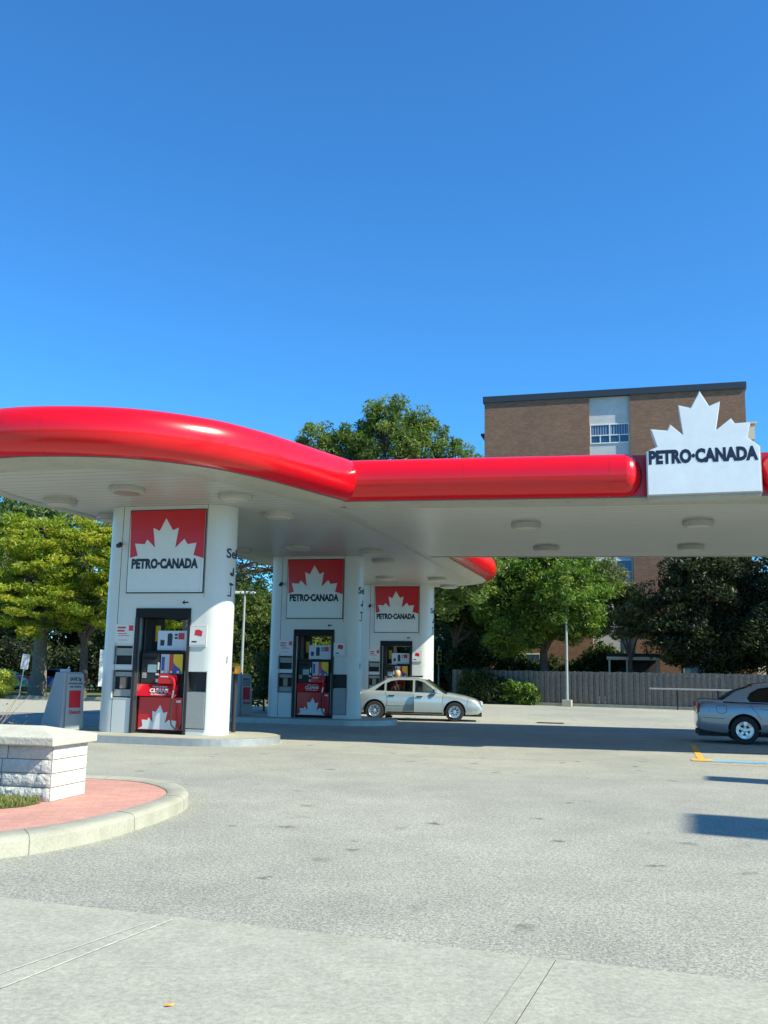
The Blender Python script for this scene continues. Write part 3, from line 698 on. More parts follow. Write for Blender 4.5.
# sharpen corners by rounding only slightly
b = MB().plate(ptr, -.50, .02); box_ = b.build('sign_box', 'light_grey', sg)
cx, cz = 0, .8
face_ = MB().plate([(x*.978, (z-cz)*.978+cz) for x,z in ptr], -.515, -.5005).build('sign_face', 'sign_bright', sg, bevel=.006)
text('lettering', 'PETRO\u00b7CANADA', 2.10, .30, (0,-.516,.79), 'navy', face_, bold=.06, depth=.002)
b = MB(); b.box(-1.08,1.08,-.40,-.02,-.06,-.002); b.build('sign_base', 'rim_metal', sg)

# round light fittings hung under the canopy
def make_light(nm='canopy_light'):
    r = empty(nm, (0,0,0))
    MB().lathe([(.36,0),(.36,-.05),(.35,-.10),(.31,-.115)], (0,0,0), n=36).build('housing', 'fixture', r, True)
    MB().lathe([(.27,-.1155),(.26,-.13),(.15,-.14)], (0,0,0), n=32).build('lens', 'lens', r, True)
    return r
l0 = make_light(); first = True
LIGHTS = [((.09,-2.08),'with brownish lens at the front tip of the canopy'),((-2.13,-1.01),'at the front left, left of the nearest column'),((2.0,-1.01),'directly in front of the nearest column, above its right side'),((2.12,1.32),'right of the nearest column, just behind it'),
 ((-2.12,1.19),'half hidden by the left edge of the nearest column'),((-1.42,7.51),'between nearest and middle columns, by the left canopy edge'),((.6,7.03),'just in front of the middle column sign'),((2.52,8.15),'above the right edge of the middle column'),
 ((2.32,10.42),'between the middle and farthest columns'),((1.05,15.78),'just in front of the farthest column sign'),((2.96,16.27),'right of the farthest column sign'),((2.86,19.3),'farthest under the back end of the rounded canopy'),
 ((7.59,3.69),'left of the leaf sign, nearer of two'),((7.72,8.0),'left of the leaf sign, farther of two'),((11.58,3.89),'below the leaf sign, nearer of two'),((11.67,8.2),'below the leaf sign, farther of two')]
for i, ((u_, v_), d) in enumerate(LIGHTS):
    o = l0 if i == 0 else copy_tree(l0)
    o.location = S(u_, v_, 5.178 if u_ > 5 else 5.167); tag(o, 'round white canopy light ' + d, 'ceiling light', 'round lights under the canopy')
setmat([c for c in l0.children if c.name.startswith('lens')][0], 'lens_brown')

# ------------------------------------------------------------------ block pillar
pl = empty('stone_pillar', (-3.43,10.39,.128), -.2); tag(pl, 'low white painted stone block pillar with pale concrete cap, on the brick paved island', 'pillar')
b = MB(); rs = random.Random(3)
def rough_block(x0,x1,y0,y1,z0,z1,face,amp):
    """block with a split, uneven outer face; face 'f' faces -y, 'r' faces +x"""
    nx, nz = max(3,int(((x1-x0) if face == 'f' else (y1-y0))/.03)), max(3,int((z1-z0)/.03)); k = len(b.v); g = .004; ph = rs.uniform(0,9)
    for i in range(nx+1):
        for j in range(nz+1):
            s, t = i/nx, j/nz; e = min(s,1-s,t,1-t); d = (amp*(.55+.35*math.sin(s*9+t*5+ph)*math.cos(s*17-t*7+ph*2)+rs.uniform(-.3,.3)) if e > 0 else 0)
            z = z0+g+(z1-z0-2*g)*t
            if face == 'f': b.v.append((x0+g+(x1-x0-2*g)*s, y0-d, z))
            else: b.v.append((x1+d, y0+g+(y1-y0-2*g)*s, z))
    for i in range(nx):
        for j in range(nz):
            p = k+i*(nz+1)+j; b.f.append((p, p+nz+1, p+nz+2, p+1))
core = (-1.6,-.012,.012,.93)
ch = .142
for c_i in range(4):
    z0 = c_i*ch; x = -1.6+(.0 if c_i % 2 else .18)
    xs = [-1.6]
    while x < -.35: xs.append(x); x += rs.choice((.30,.36,.42))
    xs = sorted(set(q for q in xs if q < -.12))+[0]
    for q0, q1 in zip(xs[:-1], xs[1:]): rough_block(q0,q1,0,0,z0,z0+ch,'f',.022)
    rough_block(0,0,0,.74,z0,z0+ch,'r',.008)
bl = b.build('block_courses', 'stone_white', pl, smooth=True)
MB().box(-1.595,-.006,.006,.735,-.05,.568).build('core', 'mortar', pl)
b = MB(); x0,x1,y0,y1 = -1.72,.06,-.11,.84
b.add([(x0,y0,.57),(x1,y0,.57),(x1,y1,.57),(x0,y1,.57),(x0,y0,.66),(x1,y0,.66),(x1,y1,.66),(x0,y1,.66),(x0+.3,y0+.42,.75),(x1-.42,y0+.42,.75),(x1-.42,y1-.42,.75),(x0+.3,y1-.42,.75)],
      [(0,3,2,1),(0,1,5,4),(1,2,6,5),(2,3,7,6),(3,0,4,7),(4,5,9,8),(5,6,10,9),(6,7,11,10),(7,4,8,11),(8,9,10,11)])
b.build('cap', 'cap_concrete', pl, bevel=.014)

# ------------------------------------------------------------------ numpy leaf meshes
def quads(name, C, N, A, size, rnd, m, parent=None, aspect=.6):
    """C centres, N normals, A in-plane axes, one pointed leaf (quad) each"""
    n = len(C); B = np.cross(N, A)
    sz = size[:,None]
    V = np.stack([C-A*sz, C-B*sz*aspect*.5+A*sz*.1, C+A*sz, C+B*sz*aspect*.5+A*sz*.1], 1).reshape(-1,3)
    me = bpy.data.meshes.new(name); me.vertices.add(4*n); me.vertices.foreach_set('co', V.astype(np.float32).ravel())
    me.loops.add(4*n); me.loops.foreach_set('vertex_index', np.arange(4*n, dtype=np.int32))
    me.polygons.add(n); me.polygons.foreach_set('loop_start', np.arange(0,4*n,4, dtype=np.int32)); me.polygons.foreach_set('loop_total', np.full(n,4, dtype=np.int32))
    at = me.attributes.new('rnd', 'FLOAT', 'FACE'); at.data.foreach_set('value', rnd.astype(np.float32)); me.update(calc_edges=True)
    return link(name, me, m, parent)
def unit(v): return v/np.maximum(np.linalg.norm(v, axis=-1, keepdims=True), 1e-9)
def leaf_cloud(centres, radii, per, size, seed, flat=.75, up=.7, tone=None):
    rg = np.random.default_rng(seed); k = len(centres)
    d = unit(rg.normal(size=(k,per,3))); rr = rg.uniform(.25,1,(k,per,1))**.5
    P = centres[:,None,:]+d*rr*radii[:,None,None]*np.array([1,1,flat]); P = P.reshape(-1,3)
    N = unit(rg.normal(size=P.shape)+np.array([0,0,up])); A = unit(np.cross(N, rg.normal(size=P.shape)))
    sz = size*rg.uniform(.6,1.3,len(P))
    base = np.repeat(rg.uniform(.0,1,k) if tone is None else tone, per)
    rnd = np.clip(base*.55+rg.uniform(0,1,len(P))*.5, 0, 1)
    return P, N, A, sz, rnd
def make_tree(name, loc, lobes, trunk_r, trunk_h, n_clumps, per, leaf, mleaf, seed, bark='bark', clump=.55, flat=.7, up=.8, lean=(0,0), inner=.25):
    """lobes: (dx,dy,z,rx,ry,rz) ellipsoids whose surfaces and volumes carry leaf clumps"""
    rg = np.random.default_rng(seed); r = empty(name, loc)
    vol = np.array([l[3]*l[4]*l[5] for l in lobes])**.7; cnt = np.maximum(3,(vol/vol.sum()*n_clumps).astype(int)); C = []; lob = []
    for li, (l, c) in enumerate(zip(lobes, cnt)):
        d = unit(rg.normal(size=(c,3))); q = rg.uniform(inner,1,c)**.55; q *= rg.uniform(.82,1.12,c)
        C.append(np.array(l[:3])+d*q[:,None]*np.array(l[3:])); lob += [li]*c
    C = np.concatenate(C); rad = clump*rg.uniform(.6,1.35,len(C))
    P, N, A, sz, rnd = leaf_cloud(C, rad, per, leaf, seed+1, flat, up)
    quads('crown', P, N, A, sz, rnd, mleaf, r)
    # stray twigs leaves outside the outline
    b = MB(); top = np.array([lean[0], lean[1], trunk_h])
    zmax = max(l[2]+l[5]*.5 for l in lobes)
    ax = [(0,0,-.1),(lean[0]*.3+.05,lean[1]*.3,trunk_h*.35),(lean[0]*.7,lean[1]*.7,trunk_h*.7),tuple(top)]
    b.tube(ax, [trunk_r*1.35,trunk_r,trunk_r*.9,trunk_r*.75], 12)
    for li, l in enumerate(lobes):
        tgt = np.array(l[:3]); midp = top*.45+tgt*.55+rg.normal(size=3)*.2
        st = top-np.array([0,0,rg.uniform(0,.25)*trunk_h])
        b.tube([tuple(st), tuple(midp), tuple(tgt)], [trunk_r*.55,trunk_r*.35,trunk_r*.18], 7)
        idx = [i for i in range(len(C)) if lob[i] == li]; rg.shuffle(idx)
        for i in idx[:16]:
            s_ = midp*.5+tgt*.5 if rg.uniform() < .5 else tgt
            m2 = (s_+C[i])/2+rg.normal(size=3)*.15
            b.tube([tuple(s_), tuple(m2), tuple(C[i])], [trunk_r*.14,trunk_r*.09,trunk_r*.04], 5, False)
    b.build('trunk', bark, r, True)
    return r

# left side: honey locust and its neighbours beyond the far street
tag(make_tree('honey_locust', (-15.9,52,0), [(0,0,7.2,3.6,3.4,2.4),(2.6,-1,8.6,2.4,2.0,1.6),(-3.4,-.5,8.4,2.6,2.2,1.5),(-3.2,-.5,6.3,2.9,2.6,2.1),(3.0,-.6,7.0,2.4,2.4,2.3),(1.2,-1.5,5.0,3.4,2.4,1.5),(-2.4,-1.6,4.3,3.2,2.2,1.3),(1.0,.5,9.0,3.0,2.4,1.2),(4.0,.6,5.0,1.9,2,1.5)],
    .22, 3.6, 560, 120, .14, 'leaf_locust', 21, clump=.55, flat=.42, up=1.3), 'yellowing green honey locust tree with airy layered crown, left of the nearest column', 'tree', 'trees along the far street')
tag(make_tree('shade_tree', (-24.5,60,0), [(0,0,9,4.5,4,3.5),(3.5,-1,10.5,3.2,3,2.5),(6,-1,8,3,3,2.6),(1.5,-1,6,4,3,2)], .5, 4.5, 360, 110, .17, 'leaf_blue', 22, bark='bark_pale', clump=.7, flat=.6),
    'tall bluish green tree behind the yellowing locust at the left edge', 'tree', 'trees along the far street')
tag(make_tree('shade_tree', (-20.2,57.5,0), [(0,0,7,3.4,3,2.4),(-2,0,5.4,2.6,2.4,1.6),(2,0,5.4,2.6,2.4,1.6)], .42, 4.0, 240, 110, .16, 'leaf_olive', 23, bark='bark_pale', clump=.6, flat=.5),
    'tree with thick pale trunk behind the parked turquoise car', 'tree', 'trees along the far street')
tag(make_tree('shade_tree', (-13.0,66,0), [(0,0,5.6,4.2,3,2.8),(-4,0,5.2,3.6,3,2.6),(4,0,5,3.8,3,2.6)], .4, 3.0, 300, 110, .2, 'leaf_deep', 24, clump=.8),
    'dark green tree standing farther back, seen low behind the yellowing locust', 'tree', 'trees along the far street')
# dark understorey hedge that closes the view on the left
def hedge(name, p, q, h, depth, per_m, leaf, mleaf, seed, lab, cat='hedge', z0=0, clump=.35):
    p, q = np.array(p,float), np.array(q,float); L = np.linalg.norm(q-p); rg = np.random.default_rng(seed); n = int(L*per_m)
    t = rg.uniform(0,1,n); d = (q-p)/L; nn = np.array([-d[1],d[0]])
    hh = h*(.86+.14*np.sin(t*L*.8+seed)+.08*np.sin(t*L*2.3))
    C = np.zeros((n,3)); C[:,:2] = p+np.outer(t*L,d)+np.outer(rg.uniform(-.5,.5,n)*depth, nn); C[:,2] = z0+hh*rg.uniform(.05,1,n)**.7
    C -= np.array([*p,0]); r = empty(name, (p[0],p[1],0)); tag(r, lab, cat)
    P, N, A, sz, rnd = leaf_cloud(C, clump*rg.uniform(.6,1.3,n), 70, leaf, seed+5, .8, .5); P[:,2] = np.maximum(P[:,2], .02)
    quads('foliage', P, N, A, sz, rnd, mleaf, r)
    b = MB()
    for k in range(int(L/1.2)+1):
        x = d*(k*1.2+.3); b.tube([(x[0],x[1],-.05),(x[0]+rg.normal()*.1,x[1],h*.5),(x[0]+rg.normal()*.25,x[1],h*.85)], [.05,.035,.015], 6)
    b.build('stems', 'bark', r); return r
hedge('tall_hedge', (-46,72), (-9,73.5), 3.4, 2.0, 12, .2, 'leaf_dark', 31, 'dark tall hedge running behind the parked cars across the far street', clump=.8)
hedge('tall_hedge', (-11,60), (3.5,72), 4.6, 3.0, 16, .2, 'leaf_deep', 32, 'deep green mass of tall shrubs seen between the nearest and middle columns', clump=.8)
hedge('clipped_hedge', (-4.9,38.8), (-2.2,38.6), 2.2, 1.1, 60, .09, 'leaf_deep', 33, 'dark green hedge with paler top left of the middle column', clump=.3)
hedge('flowering_shrub', (-23.0,49.4), (-18.6,49.2), 1.5, 1.2, 50, .10, 'leaf_flower', 34, 'yellow and pink flowering shrub in front of the turquoise car at the left edge', 'shrub', clump=.3)
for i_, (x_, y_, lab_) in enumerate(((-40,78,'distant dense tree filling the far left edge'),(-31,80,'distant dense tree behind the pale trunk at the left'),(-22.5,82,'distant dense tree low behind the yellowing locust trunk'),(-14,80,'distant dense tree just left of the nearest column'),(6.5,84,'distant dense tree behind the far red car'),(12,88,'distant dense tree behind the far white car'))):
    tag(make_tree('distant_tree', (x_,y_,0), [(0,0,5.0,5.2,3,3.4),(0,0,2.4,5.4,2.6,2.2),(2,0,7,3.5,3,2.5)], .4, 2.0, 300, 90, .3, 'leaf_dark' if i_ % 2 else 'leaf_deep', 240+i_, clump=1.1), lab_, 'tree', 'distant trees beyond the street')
# behind the columns, middle gap
tag(make_tree('overhanging_tree', (-9.0,45,0), [(1.5,0,8.8,3.6,3,2.4),(3.2,-.5,6.6,2.6,2.2,1.3),(4.6,-.4,6.3,1.4,1.6,.8),(-1.5,0,9.5,3,3,2)], .3, 5.5, 190, 46, .12, 'leaf_deep', 41, clump=.5, flat=.5),
    'tree whose thin dark branches hang against the sky between the nearest and middle columns', 'tree')
tag(make_tree('leafy_tree', (-7.6,63,0), [(0,0,4.6,2.8,2.5,2.6),(2.2,-1,3.8,2.4,2,2.3),(-1.8,0,4.8,2.2,2,2.2),(4.0,0,3.6,2.0,2,2)], .3, 2.4, 260, 110, .16, 'leaf_maple', 42, clump=.7),
    'rounded green tree behind the thin lamp post between the nearest and middle columns', 'tree')
# big maple rising over the canopy
tag(make_tree('maple_tree', (.45,51,0), [(0,0,12.6,2.3,2.4,2.9),(-.6,0,15.3,1.2,1.3,1.4),(-4.0,0,13.0,1.5,1.7,2.0),(-2.1,0,13.2,1.6,1.7,2.2),(1.6,0,14.4,1.2,1.2,1.3),(3.0,0,12.5,1.8,1.9,1.9),(1.3,.2,13.8,1.2,1.2,1.5),(4.0,.3,11.6,1.1,1.1,1.0),(0,0,9.6,4.2,3.2,2.4),(2.8,0,7,3.0,2.6,2.4),(-2,0,7.4,2.6,2.4,2.2)],
      .34, 6.0, 860, 125, .13, 'leaf_maple', 51, clump=.5, flat=.8), 'big green maple tree rising above the red canopy edge', 'tree')
# trees over the fence
tag(make_tree('street_tree', (4.7,61.5,0), [(0,0,6.4,2.6,2.4,2.2),(1.9,-.6,7.8,2.4,2.2,1.8),(-1.6,.3,7.8,2.0,2,2),(2.2,-.8,5.2,1.9,1.8,1.5)], .26, 4.0, 260, 110, .17, 'leaf_deep', 61, clump=.7),
    'dark tree with bare leaning trunk just right of the farthest column', 'tree', 'trees behind the wooden fence')
tag(make_tree('maple_tree', (9.5,56.9,0), [(0,-.8,7.3,2.9,2.4,2.2),(-2.2,-.8,6.4,2.4,2.2,2.0),(2.2,-1.0,6.6,2.3,2.2,2.2),(.7,-3.9,6.2,1.7,1.3,1.6),(1.9,-2.6,5.2,1.2,1.2,1.2),(.8,-1.8,4.9,2.6,1.7,1.5),(-1.8,-1.4,4.0,2.0,1.7,1.3),(.5,0,9.2,2.8,2.2,1.6)],
    .26, 3.5, 620, 140, .13, 'leaf_bright', 62, clump=.62), 'bright green maple whose leaves hang over the lamp post at the fence', 'tree', 'trees behind the wooden fence')
tag(make_tree('small_tree', (14.3,55.8,0), [(0,0,5.6,1.6,1.4,1.2),(-.9,0,4.6,1.4,1.2,1.0),(1.2,0,4.8,1.3,1.2,1.1),(-1.0,0,7.0,1.4,1.2,1.3)], .13, 3.0, 170, 80, .13, 'leaf_olive', 63, clump=.45),
    'small grey green tree in front of the apartment windows', 'tree', 'trees behind the wooden fence')
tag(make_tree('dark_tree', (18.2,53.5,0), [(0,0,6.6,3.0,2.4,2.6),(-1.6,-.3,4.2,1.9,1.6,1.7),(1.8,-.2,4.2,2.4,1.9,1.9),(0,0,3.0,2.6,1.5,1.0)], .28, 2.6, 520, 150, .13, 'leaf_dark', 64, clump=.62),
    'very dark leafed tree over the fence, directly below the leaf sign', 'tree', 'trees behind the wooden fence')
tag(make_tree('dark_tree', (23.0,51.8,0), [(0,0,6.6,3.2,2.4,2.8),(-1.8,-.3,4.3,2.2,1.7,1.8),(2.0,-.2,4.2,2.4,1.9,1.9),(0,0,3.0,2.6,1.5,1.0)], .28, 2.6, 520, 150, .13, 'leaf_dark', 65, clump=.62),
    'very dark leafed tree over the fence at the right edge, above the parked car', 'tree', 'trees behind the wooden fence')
hedge('fence_shrub', (4.7,55.9), (7.0,55.2), 1.75, 1.2, 60, .13, 'leaf_deep', 71, 'dark bushy shrub in front of the fence just past the silver car', 'shrub', clump=.4)
hedge('fence_shrub', (7.0,54.9), (8.6,54.3), 1.25, .9, 70, .13, 'leaf_bright', 72, 'rounded pale green shrub at the foot of the fence left of the lamp post', 'shrub', clump=.3)
hedge('tall_hedge', (5,66.5), (33,56.5), 3.2, 1.5, 10, .2, 'leaf_dark', 73, 'dark shrubs along the foot of the apartment block behind the fence', clump=.7)
hedge('tall_hedge', (4.5,61.3), (14.5,58.6), 3.3, 1.0, 26, .17, 'leaf_deep', 75, 'dark green shrubs just behind the fence, under the bright maple', clump=.6)
hedge('tall_hedge', (1,76), (9,74), 5.5, 2, 12, .2, 'leaf_deep', 74, 'far green shrubs seen beyond the bare trunk right of the farthest column', clump=.8)

# ------------------------------------------------------------------ wooden fence
fp, fq = Vector((4.2,57.2)), Vector((25.5,46.3)); FL = (fq-fp).length
fr_ = empty('wooden_fence', (fp.x,fp.y,0), math.atan2(fq.y-fp.y, fq.x-fp.x)); tag(fr_, 'long weathered grey wooden board fence along the back of the lot', 'fence')
b = MB(); x = 0; i = 0; rs = random.Random(5)
while x < FL:
    wd = .15; y = -.06 if i % 2 else .0; h = 1.88+rs.uniform(-.02,.02); b.box(x,x+wd,y-.012+rs.uniform(-.004,.004),y+.012,.10,h); x += .165 if i % 2 else .145; i += 1
b.build('boards', 'wood_grey', fr_)
b = MB()
for z in (.35,1.0,1.6): b.box(0,FL,.025,.065,z,z+.09)
b.build('rails', 'wood_grey', fr_)
for k in range(int(FL/2.4)+1): MB().box(k*2.4,k*2.4+.1,.066,.166,0,1.9).build('post', 'wood_grey', fr_)
# steel guard rail before the fence
gp = Vector((14.1,51.2)); gd = (fq-fp).normalized()
g = empty('guard_rail', (gp.x,gp.y,0), math.atan2(gd.y,gd.x)); tag(g, 'low galvanised pipe rail on short posts in front of the wooden fence', 'rail')
MB().tube([(0,0,1.05),(7.0,0,1.05)], .045, 10).build('rail', 'galvanised', g, True)
for k in (1.4,3.4,5.4): MB().tube([(k,0,0),(k,0,1.04)], .035, 8).build('post', 'dark_grey', g, True)

# ------------------------------------------------------------------ lamp posts, signs
def lamp_post(loc, h, lab, rz=0, heads=1):
    r = empty('lamp_post', loc, rz); tag(r, lab, 'lamp post')
    MB().box(-.25,.25,-.25,.25,0,.35).build('footing', 'kerb_concrete', r, bevel=.02)
    MB().tube([(0,0,.35),(0,0,h)], [.085,.055], 14).build('pole', 'galvanised', r, True)
    for s in ((1,) if heads == 1 else (-1,1)):
        hd = MB().box(min(s*.05,s*.55),max(s*.05,s*.55),-.13,.13,h-.04,h+.10).build('lamp_head', 'light_grey', r, bevel=.03)
        MB().box(min(s*.15,s*.50),max(s*.15,s*.50),-.10,.10,h-.06,h-.042).build('lens', 'lens', hd)
    return r
lamp_post((10.15,53.2,0), 7.0, 'slim grey lamp post in front of the wooden fence, partly behind maple leaves', R(160))
lamp_post((-7.15,50,0), 5.55, 'white lamp post seen between the nearest and middle pump columns', 0, 2)
def sign_post(loc, h, w_, hh, lab, m='notice_white', mark=None, rz=0, extra=None):
    r = empty('sign_post', loc, rz); tag(r, lab, 'sign')
    MB().tube([(0,0.03,0),(0,0.03,h)], .03, 8).build('pole', 'galvanised', r, True)
    p = MB().box(-w_/2,w_/2,-.02,-.002,h-hh,h).build('panel', m, r, bevel=.004)
    if mark: MB().box(-.06,.06,-.024,-.0205,h-hh*.62,h-hh*.38).build('mark', mark, p)
    return r
o = sign_post((-17.95,48.6,0), 2.2, .36, .75, 'small white parking sign on a leaning pole above the flowering shrub', 'light_grey', rz=.5); o.rotation_euler = (0,.10,.4)
sign_post((-13.1,47,0), 2.45, .95, 1.75, 'tall white sign board with dark mark on a post, left of the nearest column', mark='dark_grey', rz=.2)
# traffic signal far off
r = empty('traffic_signal', (4.1,69,0)); tag(r, 'yellow traffic signal on a pole far off, right of the farthest column', 'traffic signal')
MB().tube([(0,.15,0),(0,.15,3.6)], .07, 8).build('pole', 'galvanised', r, True)
MB().box(-.17,.17,-.12,.12,2.3,3.3).build('housing', 'yellow', r, bevel=.03)
for k, m_ in enumerate(('dark_grey','dark_grey','dark_grey')): MB().lathe([(.11,0),(.12,-.1)], (0,-.12,2.5+.3*k), 'y', 16).build('lens', m_, r)

# ------------------------------------------------------------------ apartment block
ap = empty('apartment_block', (6.6,62.3,0), math.atan2(57.9-62.3,22.4-6.6)); tag(ap, 'tall brown brick apartment block behind the canopy and trees', 'building')
W = 16.4; HB = 20.0; wx0, wx1 = 6.85, 9.4
b = MB(); b.box(0,wx0,0,13,0,HB-.42); b.box(wx1,W,0,13,0,HB-.42); b.box(wx0,wx1,.36,13,0,HB-.42); b.build('walls', 'tower_brick', ap)
MB().box(-.10,W+.10,-.10,13.1,HB-.42,HB).build('parapet', 'parapet', ap)
zb0 = 1.5+.2488*60.2; st = 2.95
pz = HB-.423; b = MB(); wins = []
for k in range(7):
    z0 = zb0-k*st; z1 = z0+1.3
    if z0 < .4: break
    MB().box(wx0+.003,wx1-.003,.20,.358,z1,pz).build('spandrel', 'white_brick', ap); pz = z0; wins.append((z0,z1))
MB().box(wx0+.003,wx1-.003,.20,.358,0,pz).build('spandrel', 'white_brick', ap)
for z0, z1 in wins:
    f = MB(); x0, x1 = wx0+.03, wx1-.03; w1 = .07; xm = (x0+x1)/2; zm = z0+.55
    f.box(x0,x0+w1,.16,.24,z0,z1); f.box(x1-w1,x1,.16,.24,z0,z1); f.box(x0+w1,x1-w1,.16,.24,z0,z0+w1); f.box(x0+w1,x1-w1,.16,.24,z1-w1,z1); f.box(xm-w1/2,xm+w1/2,.16,.24,z0+w1,z1-w1)
    for xa, xb in ((x0+w1,xm-w1/2),(xm+w1/2,x1-w1)):
        f.box(xa,xb,.165,.235,zm-.03,zm+.03); xc = (xa+xb)/2; f.box(xc-.03,xc+.03,.165,.235,z0+w1,zm-.03)
    fo = f.build('window', 'window_frame', ap)
    MB().box(x0+w1,x1-w1,.205,.212,z0+w1,z1-w1).build('pane', 'window_glass', fo)
    cb_ = MB()
    for q in range(14):
        xq = x0+.15+q*.165; cb_.box(xq,xq+.07,.196,.203,zm+.04,z1-w1)
    cb_.build('blinds', 'curtain', fo)
# windows round the right side and other bays low down
for (xa, xb) in ((1.6,3.6),(12.2,14.2)):
    for z0, z1 in wins[3:]:
        f = MB(); f.box(xa,xb,-.03,-.002,z0,z1); fo = f.build('window', 'window_frame', ap)
        MB().box(xa+.08,(xa+xb)/2-.04,-.04,-.031,z0+.08,z1-.08).build('pane', 'window_glass', fo); MB().box((xa+xb)/2+.04,xb-.08,-.04,-.031,z0+.08,z1-.08).build('pane', 'window_glass', fo)
for k in range(6):
    z = 17.6-k*st
    MB().box(W+.002,W+.75,1.2,5,z,z+.12).build('balcony_slab', 'cream', ap); MB().box(W+.002,W+.6,1.25,4.9,z-1.0,z-.05).build('balcony_panel', 'cream', ap)
    MB().box(-.35,-.002,.6,3,z-.1,z+.05).build('balcony_slab', 'parapet', ap)
# entrance porch low behind the fence
pr = empty('porch', (13.2,56.9,0), -.27); tag(pr, 'small dark entrance porch with cream posts, seen just over the fence', 'porch')
MB().box(0,3.0,0,2.0,2.75,3.0).build('roof', 'dark_grey', pr)
MB().box(0,3.0,-.05,-.002,2.62,2.80).build('beam', 'cream', pr)
for x in (.1,1.1,2.8): MB().box(x,x+.10,0,.10,0,2.61).build('post', 'cream', pr)
MB().box(0,3.0,1.9,1.96,0,2.7).build('back_wall', 'cabin', pr)

# ------------------------------------------------------------------ parking marks and drain
def quadw(name, P_, m, z=.004):
    return struct(MB().add([(*p, z) for p in P_], [tuple(range(len(P_)))]).build(name, m))
def uvp(u_, v_): q = S(u_, v_); return (q[0], q[1])
def mark(name, u0, v0, u1, v1, wd, m, z=.003):
    d = Vector((u1-u0, v1-v0)).normalized(); n_ = Vector((-d.y, d.x))*wd/2
    return quadw(name, [uvp(u0-n_.x,v0-n_.y), uvp(u1-n_.x,v1-n_.y), uvp(u1+n_.x,v1+n_.y), uvp(u0+n_.x,v0+n_.y)], m, z)
mark('parking_line', 11.35,5.0, 11.25,.55, .13, 'paint_orange')
mark('parking_line', 11.3,.30, 18,.22, .34, 'paint_blue')
mark('parking_line', 11.05,.40, 11.45,.40, .42, 'paint_orange', .007)
mark('parking_line', 12.2,.56, 13.6,.54, .08, 'paint_orange', .007)
mark('parking_line', 11.4,-.42, 18,-.50, .06, 'paint_orange')
mark('parking_line', 11.6,2.9, 18,2.8, .10, 'paint_orange')
mark('pavement_patch', 9,-.9, 3.2,-1.6, .02, 'soil', .001)
dr = empty('storm_drain', (5.75,33.2,0), -TH); tag(dr, 'small dark iron storm drain grate set in the sunlit lot', 'drain')
MB().box(-.45,.45,-.35,.35,-.02,.006).build('frame', 'dark_grey', dr)
b = MB()
for k in range(7): b.box(-.38+k*.115,-.33+k*.115,-.28,.28,.007,.012)
b.build('grate', 'black', dr)

# ------------------------------------------------------------------ cars
def lerp_table(T, x):
    return float(np.interp(x, [t[0] for t in T], [t[1] for t in T]))
def poly_fill(outer, holes, res=1):
    """2D filled outline with holes through the curve filler -> list verts (x,z), faces"""
    cu = bpy.data.curves.new('f', 'CURVE'); cu.dimensions = '2D'; cu.fill_mode = 'BOTH'
    for P_ in [outer]+holes:
        s = cu.splines.new('POLY'); s.points.add(len(P_)-1); s.use_cyclic_u = True
        for p, (x, y) in zip(s.points, P_): p.co = (x, y, 0, 1)
    o = bpy.data.objects.new('f', cu); COL.objects.link(o); bpy.context.view_layer.update(); me = evaluated(o)
    vs = [(v.co.x, v.co.y) for v in me.vertices]; fs = [tuple(p.vertices) for p in me.polygons]
    bpy.data.objects.remove(o); bpy.data.curves.remove(cu); bpy.data.meshes.remove(me); return vs, fs
def make_wheel(parent, x, y, rad, side, spokes, wide):
    """side -1: outer face towards -y"""
    wv = .20
    r = MB().lathe([(rad*.62,-.02),(rad*.66,0),(rad*.93,.0),(rad*.985,.025),(rad,.05),(rad,wv-.05),(rad*.985,wv-.025),(rad*.93,wv),(rad*.6,wv)], (0,0,0), 'y', 40, False)
    if side > 0: r.v = [(a_, -b_, c_) for a_, b_, c_ in r.v]; r.f = [f[::-1] for f in r.f]
    wo_ = empty('wheel', (x, y, rad)); wo_.parent = parent
    r.build('tyre', 'rubber', wo_, True)
    b = MB(); sg_ = side
    def Y(d): return d if side < 0 else -d
    prof = [(rad*.66,.0),(rad*.64,.004),(rad*.60,.012),(rad*.58,.07),(rad*.2,.08)]
    b2 = MB().lathe(prof, (0,0,0), 'y', 36, False)
    for i in range(spokes):
        a_ = 2*math.pi*i/spokes+.2; ca, sa = math.cos(a_), math.sin(a_); n1, n2 = wide*.6, wide
        P_ = []
        for (rr_, hw, yy) in ((rad*.10,n1,.012),(rad*.36,n1,.006),(rad*.62,n2,.008)):
            for q in (-1,1): P_.append((rr_*ca-q*hw*sa, yy, rr_*sa+q*hw*ca))
        for (rr_, hw, yy) in ((rad*.10,n1,.05),(rad*.36,n1,.05),(rad*.62,n2,.05)):
            for q in (-1,1): P_.append((rr_*ca-q*hw*sa, yy, rr_*sa+q*hw*ca))
        b2.add(P_, [(0,1,3,2),(2,3,5,4),(0,2,8,6),(2,4,10,8),(1,7,9,3),(3,9,11,5)])
    b2.lathe([(.055,.07),(.055,-.005),(.03,-.010)], (0,0,0), 'y', 20)
    rim_back = MB().lathe([(rad*.58,.075),(rad*.1,.078)], (0,0,0), 'y', 30)
    for bb in (b2, rim_back):
        if side > 0: bb.v = [(a_, -b_, c_) for a_, b_, c_ in bb.v]; bb.f = [f[::-1] for f in bb.f]
    rb = rim_back.build('brake_disc', 'dark_grey', wo_); b2.f = b2.f
    # open rim: ring + spokes
    b3 = MB(); b3.v = b2.v; b3.f = b2.f; b3.build('rim', 'alloy', wo_)
    return wo_
